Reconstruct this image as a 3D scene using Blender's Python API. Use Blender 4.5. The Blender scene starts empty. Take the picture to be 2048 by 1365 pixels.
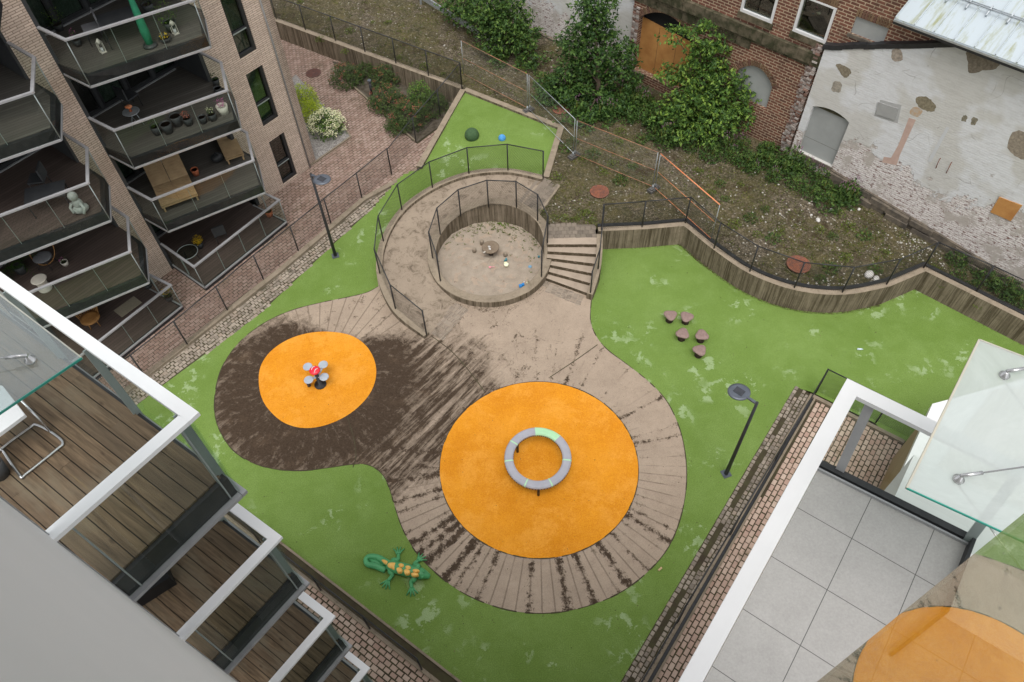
import bpy, math, random
from mathutils import Vector, Matrix, noise
R=math.radians
sc=bpy.context.scene
# ------------------------------------------------------------------ camera (solved from the photo)
F_PX=1516.0; HC=20.8
NAD=Vector((0.02293055,0.60156036,0.79849817))
AX=Vector((0.99973706,-0.01379774,-0.01831481)); AY=Vector((0.0,-0.79870818,0.60171857))
cam=bpy.data.cameras.new("camera"); camo=bpy.data.objects.new("camera",cam); sc.collection.objects.link(camo)
def w(d): return Vector((d.dot(AX),d.dot(AY),-d.dot(NAD)))
xr=w(Vector((1,0,0))); yu=w(Vector((0,-1,0))); zb=w(Vector((0,0,-1)))
camo.matrix_world=Matrix(((xr.x,yu.x,zb.x,0),(xr.y,yu.y,zb.y,0),(xr.z,yu.z,zb.z,HC),(0,0,0,1)))
cam.sensor_width=36; cam.lens=F_PX/2048*36; cam.clip_start=0.05; cam.clip_end=500
sc.camera=camo
# ------------------------------------------------------------------ light
wd=bpy.data.worlds.new("World"); sc.world=wd; wd.use_nodes=True
nt=wd.node_tree; nt.nodes.clear()
sky=nt.nodes.new('ShaderNodeTexSky'); sky.sky_type='NISHITA'; sky.sun_disc=False
SUN_EL,SUN_AZ=R(68),R(182)
sky.sun_elevation=SUN_EL; sky.sun_rotation=SUN_AZ; sky.air_density=1.0; sky.dust_density=3.0; sky.ozone_density=1.0
hs=nt.nodes.new('ShaderNodeHueSaturation'); hs.inputs['Saturation'].default_value=0.12
bg=nt.nodes.new('ShaderNodeBackground'); bg.inputs[1].default_value=0.15
wo=nt.nodes.new('ShaderNodeOutputWorld')
nt.links.new(sky.outputs[0],hs.inputs['Color']); nt.links.new(hs.outputs[0],bg.inputs[0]); nt.links.new(bg.outputs[0],wo.inputs[0])
sl=bpy.data.lights.new("sun",'SUN'); sl.energy=1.0; sl.angle=R(38); sl.color=(1,0.96,0.9)
so=bpy.data.objects.new("sun",sl); sc.collection.objects.link(so)
sdir=Vector((math.sin(SUN_AZ)*math.cos(SUN_EL),math.cos(SUN_AZ)*math.cos(SUN_EL),math.sin(SUN_EL)))
so.rotation_euler=sdir.to_track_quat('Z','Y').to_euler()
sc.view_settings.view_transform='Standard'; sc.view_settings.look='None'; sc.view_settings.gamma=1; sc.view_settings.exposure=0.74
sc.render.engine='CYCLES'; sc.cycles.max_bounces=8; sc.cycles.transparent_max_bounces=32; sc.cycles.diffuse_bounces=4
sc.cycles.glossy_bounces=3
sc.cycles.use_denoising=True
# ------------------------------------------------------------------ helpers
def ray(u,v): 
    d=w(Vector((u-1024,v-682.5,F_PX))); return d
def P(u,v,z=0.0):
    d=ray(u,v); t=(z-HC)/d.z; return Vector((d.x*t,d.y*t,z))
def VP(u,v,p0,ang):           # pixel on a vertical plane through p0 running in direction ang
    n=Vector((-math.sin(R(ang)),math.cos(R(ang)),0)); d=ray(u,v)
    t=(n.x*p0[0]+n.y*p0[1])/(n.x*d.x+n.y*d.y); return Vector((d.x*t,d.y*t,HC+d.z*t))
def U(a): return Vector((math.cos(R(a)),math.sin(R(a)),0))
rnd=random.Random(7)
def inpoly(x,y,poly):
    c=False; j=len(poly)-1
    for i in range(len(poly)):
        a=poly[i]; b=poly[j]
        if (a[1]>y)!=(b[1]>y) and x<(b[0]-a[0])*(y-a[1])/(b[1]-a[1])+a[0]: c=not c
        j=i
    return c
def crom(pts,n=8,closed=False):
    out=[]; m=len(pts); pts=[Vector(p) for p in pts]
    rng=range(m) if closed else range(m-1)
    for i in rng:
        if closed: p0,p1,p2,p3=pts[i-1],pts[i],pts[(i+1)%m],pts[(i+2)%m]
        else: p0,p1,p2,p3=pts[max(i-1,0)],pts[i],pts[i+1],pts[min(i+2,m-1)]
        for k in range(n):
            t=k/n
            out.append(0.5*((2*p1)+(p2-p0)*t+(2*p0-5*p1+4*p2-p3)*t*t+(3*p1-p0-3*p2+p3)*t**3))
    if not closed: out.append(pts[-1])
    return out
ORG={}
class MB:
    def __init__(s): s.v=[]; s.f=[]; s.uv=None; s.sm=set()
    def add(s,vs,fs,smooth=False):
        o=len(s.v); s.v+= [tuple(q) for q in vs]
        for f in fs:
            if smooth: s.sm.add(len(s.f))
            s.f.append([i+o for i in f])
        return s
    def quad(s,a,b,c,d): return s.add([a,b,c,d],[(0,1,2,3)])
    def prism(s,poly,z0,z1):
        n=len(poly)
        ar=sum(poly[i][0]*poly[(i+1)%n][1]-poly[(i+1)%n][0]*poly[i][1] for i in range(n))
        if ar<0: poly=list(reversed(poly))
        zt=z1 if isinstance(z1,(list,tuple)) else [z1]*n
        if ar<0 and isinstance(z1,(list,tuple)): zt=list(reversed(zt))
        vs=[(p[0],p[1],z0) for p in poly]+[(p[0],p[1],zt[i]) for i,p in enumerate(poly)]
        fs=[list(range(n-1,-1,-1)),list(range(n,2*n))]+[(i,(i+1)%n,n+(i+1)%n,n+i) for i in range(n)]
        return s.add(vs,fs)
    def sheet(s,poly,z):
        n=len(poly); ar=sum(poly[i][0]*poly[(i+1)%n][1]-poly[(i+1)%n][0]*poly[i][1] for i in range(n))
        if ar<0: poly=list(reversed(poly))
        return s.add([(p[0],p[1],z) for p in poly],[list(range(n))])
    def box(s,c,sx,sy,sz,rz=0):   # c = bottom centre
        a=U(rz)*sx/2; b=U(rz+90)*sy/2; c=Vector(c)
        return s.prism([c-a-b,c+a-b,c+a+b,c-a+b],c.z,c.z+sz)
    def beam(s,p0,p1,wd,ht,up=Vector((0,0,1))):
        p0=Vector(p0);p1=Vector(p1); d=(p1-p0).normalized(); sd=d.cross(up)
        if sd.length<1e-4: sd=d.cross(Vector((1,0,0)))
        sd.normalize(); u2=sd.cross(d).normalized()
        vs=[]
        for p in (p0,p1):
            for a,b in ((-1,-1),(1,-1),(1,1),(-1,1)): vs.append(p+sd*a*wd/2+u2*b*ht/2)
        return s.add(vs,[(0,1,2,3),(7,6,5,4),(0,4,5,1),(1,5,6,2),(2,6,7,3),(3,7,4,0)])
    def tube(s,pts,r,n=8,closed=False):
        pts=[Vector(p) for p in pts]; m=len(pts); rr=r if isinstance(r,(list,tuple)) else [r]*m
        vs=[]; pu=None
        for i,p in enumerate(pts):
            if closed: d=(pts[(i+1)%m]-pts[i-1])
            else: d=pts[min(i+1,m-1)]-pts[max(i-1,0)]
            d.normalize()
            if pu is None:
                pu=d.cross(Vector((0,0,1))); 
                if pu.length<1e-3: pu=d.cross(Vector((1,0,0)))
            pu=(pu-d*pu.dot(d)).normalized(); q=d.cross(pu)
            for k in range(n):
                a=2*math.pi*k/n; vs.append(p+(pu*math.cos(a)+q*math.sin(a))*rr[i])
        fs=[]
        for i in range(m if closed else m-1):
            for k in range(n):
                a=i*n+k; b=i*n+(k+1)%n; c=((i+1)%m)*n+(k+1)%n; d2=((i+1)%m)*n+k
                fs.append((a,d2,c,b))
        s.add(vs,fs,True)
        if not closed:
            o=len(s.v)-len(vs); s.f.append([o+k for k in range(n)]); s.f.append([o+(m-1)*n+k for k in range(n-1,-1,-1)])
        return s
    def lathe(s,c,prof,n=16,rz=0,sx=1,sy=1,lob=None):
        c=Vector(c); vs=[];m=len(prof)
        for r,z in prof:
            for k in range(n):
                a=2*math.pi*k/n; q=1 if not lob else lob(a)
                vs.append(c+Vector((math.cos(a+rz)*r*sx*q,math.sin(a+rz)*r*sy*q,z)))
        fs=[(i*n+k,i*n+(k+1)%n,(i+1)*n+(k+1)%n,(i+1)*n+k) for i in range(m-1) for k in range(n)]
        s.add(vs,fs,True); o=len(s.v)-len(vs)
        s.f.append([o+k for k in range(n-1,-1,-1)]); s.f.append([o+(m-1)*n+k for k in range(n)])
        return s
    def ball(s,c,rx,ry,rz,rot=0,n=12,m=8,bottom=-1):
        vs=[];fs=[]; c=Vector(c)
        for i in range(m+1):
            t=-math.pi/2+math.pi*i/m; zz=max(math.sin(t),bottom)
            for k in range(n):
                a=2*math.pi*k/n; x=math.cos(a)*math.cos(t)*rx; y=math.sin(a)*math.cos(t)*ry
                vs.append(c+Vector((x*math.cos(rot)-y*math.sin(rot),x*math.sin(rot)+y*math.cos(rot),zz*rz)))
        for i in range(m):
            for k in range(n): fs.append((i*n+k,i*n+(k+1)%n,(i+1)*n+(k+1)%n,(i+1)*n+k))
        return s.add(vs,fs,True)
    def sweep(s,pts,wd,zt,zb,side=0):   # wall along plan points; side shifts it sideways
        m=len(pts); pts=[Vector((p[0],p[1],0)) for p in pts]
        zt=zt if isinstance(zt,(list,tuple)) else [zt]*m; zb=zb if isinstance(zb,(list,tuple)) else [zb]*m
        vs=[]
        for i,p in enumerate(pts):
            d1=(pts[i]-pts[i-1]).normalized() if i>0 else (pts[1]-pts[0]).normalized()
            d2=(pts[i+1]-pts[i]).normalized() if i<m-1 else d1
            d=(d1+d2).normalized(); nrm=Vector((-d.y,d.x,0)); k=1/max(.4,d.dot(d1))
            a=p+nrm*(wd*(.5+side))*k; b=p+nrm*(wd*(-.5+side))*k
            vs+=[(a.x,a.y,zb[i]),(b.x,b.y,zb[i]),(b.x,b.y,zt[i]),(a.x,a.y,zt[i])]
        fs=[]
        for i in range(m-1):
            for k in range(4):
                a=i*4+k;b=i*4+(k+1)%4; fs.append((a,a+4,b+4,b))
        fs.append((3,2,1,0)); o=(m-1)*4; fs.append((o,o+1,o+2,o+3))
        fs=[tuple(reversed(f)) for f in fs]
        return s.add(vs,fs)
    def build(s,name,mat,parent=None,uv=False,uvang=0,local=False):
        me=bpy.data.meshes.new(name); off=Vector((0,0,0))
        if parent is not None and not local: off=ORG[parent.name_full]
        me.from_pydata([(a[0]-off.x,a[1]-off.y,a[2]-off.z) for a in s.v],[],s.f)
        if s.sm:
            for i in s.sm: me.polygons[i].use_smooth=True
        if uv:
            l=me.uv_layers.new(name="uv"); ca,sa=math.cos(R(uvang)),math.sin(R(uvang))
            for pl in me.polygons:
                n=pl.normal
                for li in pl.loop_indices:
                    c=me.vertices[me.loops[li].vertex_index].co+off
                    if abs(n.z)>.7: q=(c.x*ca+c.y*sa,-c.x*sa+c.y*ca)
                    else:
                        t=Vector((-n.y,n.x)); t.normalize()
                        if t.x*ca+t.y*sa<0: t=-t
                        q=(c.x*t.x+c.y*t.y,c.z)
                    l.data[li].uv=q
        me.materials.append(mat); me.update()
        o=bpy.data.objects.new(name,me); sc.collection.objects.link(o)
        if parent is not None: o.parent=parent
        ORG[o.name_full]=off
        return o
def tag(o,label=None,cat=None,group=None,kind=None):
    if label: o["label"]=label
    if cat: o["category"]=cat
    if group: o["group"]=group
    if kind: o["kind"]=kind
    return o
def thing(name,label,cat,loc=(0,0,0),group=None,rz=0):
    o=bpy.data.objects.new(name,None); sc.collection.objects.link(o); o.location=loc; o.rotation_euler=(0,0,rz); o.empty_display_size=.2
    ORG[o.name_full]=Vector(loc); tag(o,label,cat,group); return o
def dup(root,loc,rz=0,label=None,scale=None):
    r=root.copy(); sc.collection.objects.link(r); r.location=loc; r.rotation_euler=(0,0,rz)
    if scale: r.scale=(scale,scale,scale)
    if label: r["label"]=label
    def rec(a,b):
        for ch in a.children:
            c=ch.copy(); sc.collection.objects.link(c); c.parent=b; rec(ch,c)
    rec(root,r); return r
# ------------------------------------------------------------------ materials
def newmat(name):
    m=bpy.data.materials.new(name); m.use_nodes=True; t=m.node_tree; t.nodes.clear()
    o=t.nodes.new('ShaderNodeOutputMaterial'); b=t.nodes.new('ShaderNodeBsdfPrincipled'); t.links.new(b.outputs[0],o.inputs[0])
    return m,t,b,o
class N:
    def __init__(s,t): s.t=t; s.tc=None
    def n(s,k,**kw):
        x=s.t.nodes.new(k)
        for a,b in kw.items(): setattr(x,a,b)
        return x
    def l(s,a,b): s.t.links.new(a,b)
    def obj(s,uv=False):
        if s.tc is None: s.tc=s.n('ShaderNodeTexCoord')
        return s.tc.outputs['UV' if uv else 'Object']
    def noise(s,scale,detail=4,rough=.6,vec=None,dist=0):
        x=s.n('ShaderNodeTexNoise'); x.inputs['Scale'].default_value=scale; x.inputs['Detail'].default_value=detail
        x.inputs['Roughness'].default_value=rough; x.inputs['Distortion'].default_value=dist
        s.l(vec if vec else s.obj(),x.inputs['Vector']); return x.outputs[0]
    def ramp(s,fac,lo,hi):
        x=s.n('ShaderNodeMapRange'); x.inputs['From Min'].default_value=lo; x.inputs['From Max'].default_value=hi; x.clamp=True
        s.l(fac,x.inputs['Value']); return x.outputs[0]
    def mix(s,fac,a,b,mode='MIX'):
        x=s.n('ShaderNodeMix',data_type='RGBA',blend_type=mode)
        for i,q in ((0,fac),(6,a),(7,b)):
            if isinstance(q,(int,float)): x.inputs[i].default_value=q
            elif isinstance(q,tuple): x.inputs[i].default_value=(q[0],q[1],q[2],1)
            else: s.l(q,x.inputs[i])
        return x.outputs[2]
    def math(s,op,a,b=0,c=0):
        x=s.n('ShaderNodeMath',operation=op)
        for i,q in enumerate((a,b,c)):
            if isinstance(q,(int,float)): x.inputs[i].default_value=q
            else: s.l(q,x.inputs[i])
        return x.outputs[0]
    def vmath(s,op,a,b=None,scale=None):
        x=s.n('ShaderNodeVectorMath',operation=op)
        for i,q in enumerate((a,b)):
            if q is None: continue
            if isinstance(q,tuple): x.inputs[i].default_value=q
            else: s.l(q,x.inputs[i])
        if scale is not None:
            if isinstance(scale,(int,float)): x.inputs['Scale'].default_value=scale
            else: s.l(scale,x.inputs['Scale'])
        return x
    def mapping(s,scale=(1,1,1),rot=0,loc=(0,0,0),vec=None,uv=False):
        x=s.n('ShaderNodeMapping'); x.inputs['Scale'].default_value=scale; x.inputs['Rotation'].default_value=(0,0,rot); x.inputs['Location'].default_value=loc
        s.l(vec if vec else s.obj(uv),x.inputs['Vector']); return x.outputs[0]
    def bump(s,h,strength,dist,b,prev=None):
        x=s.n('ShaderNodeBump'); x.inputs['Strength'].default_value=strength; x.inputs['Distance'].default_value=dist
        s.l(h,x.inputs['Height']); s.l(x.outputs[0],b.inputs['Normal']); return x
    def dist(s,x0,y0,scale=1):   # distance in plan from a point
        v=s.vmath('MULTIPLY',s.vmath('SUBTRACT',s.obj(),(x0,y0,0)).outputs[0],(scale,scale,0)).outputs[0]
        return s.vmath('LENGTH',v).outputs[1]
def mat(name,c1,c2=None,scale=3,rough=.7,lo=.35,hi=.65,metal=0,bump=0,bscale=40,fine=.0,detail=4,spec=.4):
    m,t,b,o=newmat(name); g=N(t)
    b.inputs['Roughness'].default_value=rough; b.inputs['Metallic'].default_value=metal
    b.inputs['Specular IOR Level'].default_value=spec
    if c2 is None: c2=tuple(q*.8 for q in c1)
    col=g.mix(g.ramp(g.noise(scale,detail),lo,hi),c1,c2)
    if fine:
        f=g.ramp(g.noise(bscale*2,2,.8),.2,.8); col=g.mix(fine,col,g.mix(f,(0,0,0),(1,1,1)),'SOFT_LIGHT')
    g.l(col,b.inputs['Base Color'])
    if bump: g.bump(g.noise(bscale,3),bump,.01,b)
    return m
def island(name,cols,rough=.8,bump=.3,bscale=60,noisec=None,nscale=1.2,nlo=.55,nhi=.75,trans=0):
    m,t,b,o=newmat(name); g=N(t); b.inputs['Roughness'].default_value=rough; b.inputs['Specular IOR Level'].default_value=.3
    ge=g.n('ShaderNodeNewGeometry'); cr=g.n('ShaderNodeValToRGB'); cr.color_ramp.interpolation='LINEAR'
    e=cr.color_ramp.elements
    for i,c in enumerate(cols):
        p=i/(len(cols)-1)
        if i<2: el=e[i]; el.position=p
        else: el=e.new(p)
        el.color=(*c,1)
    g.l(ge.outputs['Random Per Island'],cr.inputs[0]); col=cr.outputs[0]
    if noisec: col=g.mix(g.ramp(g.noise(nscale,5,.65),nlo,nhi),col,noisec)
    g.l(col,b.inputs['Base Color'])
    if bump: g.bump(g.noise(bscale,3),bump,.008,b)
    if trans:
        tr=g.n('ShaderNodeBsdfTranslucent'); g.l(col,tr.inputs[0]); mx=g.n('ShaderNodeMixShader'); mx.inputs[0].default_value=trans
        g.l(b.outputs[0],mx.inputs[1]); g.l(tr.outputs[0],mx.inputs[2]); g.l(mx.outputs[0],o.inputs[0])
    return m
def glass(name,tint=(.8,.86,.82),refl=.08,haze=0,hcol=(.7,.74,.73),gmax=.6,grime=0):
    m,t,b,o=newmat(name); g=N(t); t.nodes.remove(b)
    tr=g.n('ShaderNodeBsdfTransparent'); tr.inputs[0].default_value=(*tint,1)
    gl=g.n('ShaderNodeBsdfGlossy'); gl.inputs['Roughness'].default_value=0.01; gl.inputs[0].default_value=(1,1,1,1)
    ge=g.n('ShaderNodeNewGeometry'); dp=g.n('ShaderNodeVectorMath',operation='DOT_PRODUCT'); g.l(ge.outputs['Incoming'],dp.inputs[0]); g.l(ge.outputs['Normal'],dp.inputs[1])
    c1=g.math('SUBTRACT',1,g.math('ABSOLUTE',dp.outputs['Value'])); fac=g.math('ADD',refl,g.math('MULTIPLY',g.math('POWER',c1,5),gmax)); mx=g.n('ShaderNodeMixShader'); g.l(fac,mx.inputs[0]); g.l(tr.outputs[0],mx.inputs[1]); g.l(gl.outputs[0],mx.inputs[2])
    out=mx.outputs[0]
    if haze or grime:
        df=g.n('ShaderNodeBsdfDiffuse'); df.inputs[0].default_value=(*hcol,1); tl=g.n('ShaderNodeBsdfTranslucent'); tl.inputs[0].default_value=(*hcol,1)
        ad=g.n('ShaderNodeMixShader'); ad.inputs[0].default_value=.4; g.l(df.outputs[0],ad.inputs[1]); g.l(tl.outputs[0],ad.inputs[2])
        m2=g.n('ShaderNodeMixShader'); 
        f=g.math('ADD',haze,g.math('MULTIPLY',g.ramp(g.noise(1.3,6,.7,dist=1.5),.4,.75),grime))
        g.l(f,m2.inputs[0]); g.l(out,m2.inputs[1]); g.l(ad.outputs[0],m2.inputs[2]); out=m2.outputs[0]
    g.l(out,o.inputs[0]); return m
M={}
M['white']=mat('white_paint',(.64,.64,.64),(.58,.58,.58),2,.35,.3,.8,spec=.5)
M['white_rail']=mat('bright_white_rail',(.86,.86,.86),(.8,.8,.8),2,.35,.3,.8)
M['white_grey']=mat('grey_wall_render',(.72,.71,.70),(.68,.675,.665),.6,.8,.3,.7,bump=.05,bscale=200)
M['rail_grey']=mat('rail_aluminium',(.38,.38,.39),(.32,.32,.33),4,.35,metal=.2)
M['post_grey']=mat('post_grey_green',(.30,.34,.33),(.26,.30,.29),4,.4,metal=.2)
M['black']=mat('black_steel',(.018,.019,.021),(.03,.03,.032),6,.45)
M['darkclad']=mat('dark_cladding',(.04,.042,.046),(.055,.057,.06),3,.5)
M['grey_lamp']=mat('lamp_grey',(.11,.125,.15),(.09,.1,.12),5,.35,metal=.3)
M['lamp_glass']=mat('lamp_lens',(.03,.035,.04),(.05,.05,.06),8,.15)
M['galv']=mat('galvanised_steel',(.42,.45,.47),(.33,.36,.38),6,.35,metal=.5)
M['chrome']=mat('brushed_steel',(.6,.6,.6),(.5,.5,.5),6,.22,metal=.9)
M['orange_band']=mat('orange_plastic',(.75,.22,.08),(.5,.25,.14),5,.5)
M['orange_dull']=mat('faded_orange_tube',(.40,.17,.09),(.22,.13,.09),5,.6)
M['rust']=mat('rusty_iron',(.24,.085,.045),(.13,.06,.045),9,.85,bump=.4,bscale=30)
M['redbrownrust']=mat('dark_rusty_iron',(.13,.055,.04),(.09,.05,.045),9,.85,bump=.4,bscale=30)
M['terracotta']=mat('terracotta',(.42,.12,.05),(.34,.1,.05),5,.8)
M['darkpot']=mat('dark_pot',(.03,.033,.036),(.05,.05,.05),6,.5)
M['creampot']=mat('cream_pot',(.62,.58,.5),(.55,.5,.44),3,.5)
M['soil']=mat('soil',(.05,.035,.025),(.03,.02,.015),20,.95,bump=.5)
M['teak']=mat('teak_slats',(.42,.29,.16),(.33,.22,.12),3,.6)
M['rattan']=mat('rattan',(.4,.2,.06),(.28,.13,.04),6,.6)
M['plastic_blue']=mat('blue_plastic',(.02,.22,.55),(.02,.18,.45),3,.35)
M['plastic_pink']=mat('pink_plastic',(.75,.25,.3),(.7,.3,.35),3,.35)
M['plastic_lime']=mat('pale_yellow_plastic',(.7,.72,.42),(.75,.75,.6),3,.35)
M['plastic_teal']=mat('teal_plastic',(.05,.2,.24),(.04,.16,.2),3,.4)
M['stone_pale']=mat('pale_stone',(.6,.58,.55),(.45,.43,.4),12,.7,bump=.3)
M['plywood']=mat('plywood',(.48,.24,.075),(.38,.17,.05),2.2,.7,bump=.1,bscale=50,fine=.15)
M['grey_board']=mat('grey_board',(.33,.34,.33),(.28,.29,.28),1.5,.75,.3,.7,fine=.1)
M['stone']=mat('plinth_stone',(.17,.14,.105),(.07,.06,.05),3,.9,bump=.8,bscale=12)
M['cornice']=mat('mossy_cornice',(.13,.105,.07),(.035,.035,.015),3.2,.9,.35,.6,bump=.8,bscale=10)
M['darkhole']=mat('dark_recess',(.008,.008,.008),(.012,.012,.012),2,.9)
M['soft_grey']=mat('grey_cloth',(.2,.2,.21),(.15,.15,.16),4,.9)
M['pane_dark']=glass('dark_window_glass',(.50,.57,.53),.09,gmax=.5)
M['balc_glass']=glass('balcony_glass',(.80,.86,.82),.035,gmax=.22)
M['canopy']=glass('canopy_glass',(.82,.88,.86),.08,haze=.48,hcol=(.74,.77,.76),grime=.12)
M['canopy_l']=glass('clear_canopy_glass',(.82,.88,.88),.12,haze=.12,hcol=(.7,.74,.74),grime=.08)
M['mirror_pane']=glass('reflective_glass',(.74,.76,.68),.41,gmax=.25)
M['edge_green']=mat('glass_edge_green',(.05,.32,.25),(.04,.28,.22),3,.2)
M['curtain']=mat('green_white_curtain',(.36,.45,.38),(.2,.28,.22),9,.9)
def stripes(name,c1,c2,c3,w_=.14,rot=0,along=1.0):
    m,t,b,o=newmat(name); g=N(t); b.inputs['Roughness'].default_value=.7
    mp=g.mapping(rot=rot); sp=g.n('ShaderNodeSeparateXYZ'); g.l(mp,sp.inputs[0])
    fr=g.math('FRACT',g.math('DIVIDE',sp.outputs[1],w_)); fl=g.math('FLOOR',g.math('DIVIDE',sp.outputs[1],w_))
    gap=g.math('LESS_THAN',fr,.07)
    wn=g.n('ShaderNodeTexWhiteNoise',noise_dimensions='1D'); g.l(fl,wn.inputs['W'])
    col=g.mix(wn.outputs[0],c1,c2); st=g.mapping(scale=(1.5,14,1),vec=mp)
    col=g.mix(g.ramp(g.noise(1,5,.7,vec=st),.3,.75),col,c2)
    col=g.mix(gap,col,c3); g.l(col,b.inputs['Base Color']); return m
M['deck_far']=stripes('balcony_deck_boards',(.125,.112,.098),(.08,.07,.06),(.02,.017,.015),.12,rot=R(-35))
M['deck_red']=stripes('reddish_deck_boards',(.11,.078,.066),(.07,.048,.04),(.016,.013,.012),.12,rot=R(-52))
M['teak_s']=stripes('teak_boards',(.36,.26,.15),(.28,.19,.11),(.1,.07,.04),.09,rot=R(-20))
M['wood_wall']=stripes('pale_timber_cladding',(.36,.26,.13),(.27,.19,.09),(.12,.08,.04),.14,rot=R(-54))
M['board_near']=None
def boardmat():
    m,t,b,o=newmat('weathered_deck_boards'); g=N(t); b.inputs['Roughness'].default_value=.65; b.inputs['Specular IOR Level'].default_value=.2
    mp=g.mapping(rot=R(-145.3)); st=g.mapping(scale=(1.6,22,1),vec=mp)
    ge=g.n('ShaderNodeNewGeometry'); rn=ge.outputs['Random Per Island']
    off=g.vmath('ADD',st,g.vmath('SCALE',(1,1,1),None,g.math('MULTIPLY',rn,50)).outputs[0]).outputs[0]
    a=g.ramp(g.noise(1,6,.65,vec=off,dist=.6),.25,.75)
    col=g.mix(a,(.032,.020,.011),(.225,.155,.095)); col=g.mix(g.math('MULTIPLY',rn,.55),col,(.085,.062,.042))
    col=g.mix(g.ramp(g.noise(1.2,4,.6,vec=g.mapping(scale=(1,2.5,1),vec=mp)),.5,.72),col,(.155,.125,.085))
    col=g.mix(g.math('MULTIPLY',g.ramp(g.noise(.9,4,.6,vec=off),.64,.8),.75),col,(.20,.14,.06))
    kn=g.n('ShaderNodeTexVoronoi'); kn.inputs['Scale'].default_value=1.0; g.l(g.mapping(scale=(2.2,6,1),vec=mp),kn.inputs['Vector'])
    col=g.mix(g.math('MULTIPLY',g.math('SUBTRACT',1,g.ramp(kn.outputs['Distance'],.03,.12)),.7),col,(.035,.02,.012))
    g.l(col,b.inputs['Base Color']); g.bump(a,.25,.004,b); return m
M['board_near']=boardmat()
def rubber(name,c,dark,light,patches=.0,worn=False):
    m,t,b,o=newmat(name); g=N(t); b.inputs['Roughness'].default_value=.9; b.inputs['Specular IOR Level'].default_value=.12
    col=g.mix(g.ramp(g.noise(.35,6,.65),.3,.7),c,dark)
    col=g.mix(g.math('MULTIPLY',g.ramp(g.noise(1.1,7,.75,dist=.2),.45,.78),.5),col,light)
    if worn:
        col=g.mix(g.math('MULTIPLY',g.ramp(g.noise(.9,7,.8,dist=.3),.5,.6),.55),col,light)
        col=g.mix(g.math('MULTIPLY',g.ramp(g.noise(5,6,.8,dist=.2),.52,.72),.5),col,dark)
        col=g.mix(g.math('MULTIPLY',g.ramp(g.noise(11,6,.85),.63,.70),.5),col,(.28,.10,.02))
    if patches:
        p=g.math('MULTIPLY',g.ramp(g.noise(.55,3,.5,dist=.3),.52,.60),g.ramp(g.noise(2.0,7,.68,dist=.25),.545,.575))
        col=g.mix(g.math('MULTIPLY',p,patches),col,(.33,.42,.24))
    sp=g.ramp(g.noise(7,6,.85),.66,.74); col=g.mix(g.math('MULTIPLY',sp,.65),col,tuple(q*.35 for q in dark))
    gr=g.ramp(g.noise(38,3,.85),.28,.72); col=g.mix(.55,col,g.mix(gr,(.1,.1,.1),(.9,.9,.9)),'SOFT_LIGHT')
    g.l(col,b.inputs['Base Color']); g.bump(g.noise(110,2,.7),.35,.01,b); return m
M['green']=rubber('green_rubber_surface',(.152,.232,.056),(.112,.182,.035),(.195,.285,.09),.55)
M['orange']=rubber('orange_rubber_surface',(.70,.285,.02),(.55,.195,.010),(.73,.33,.05),0,True)
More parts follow.
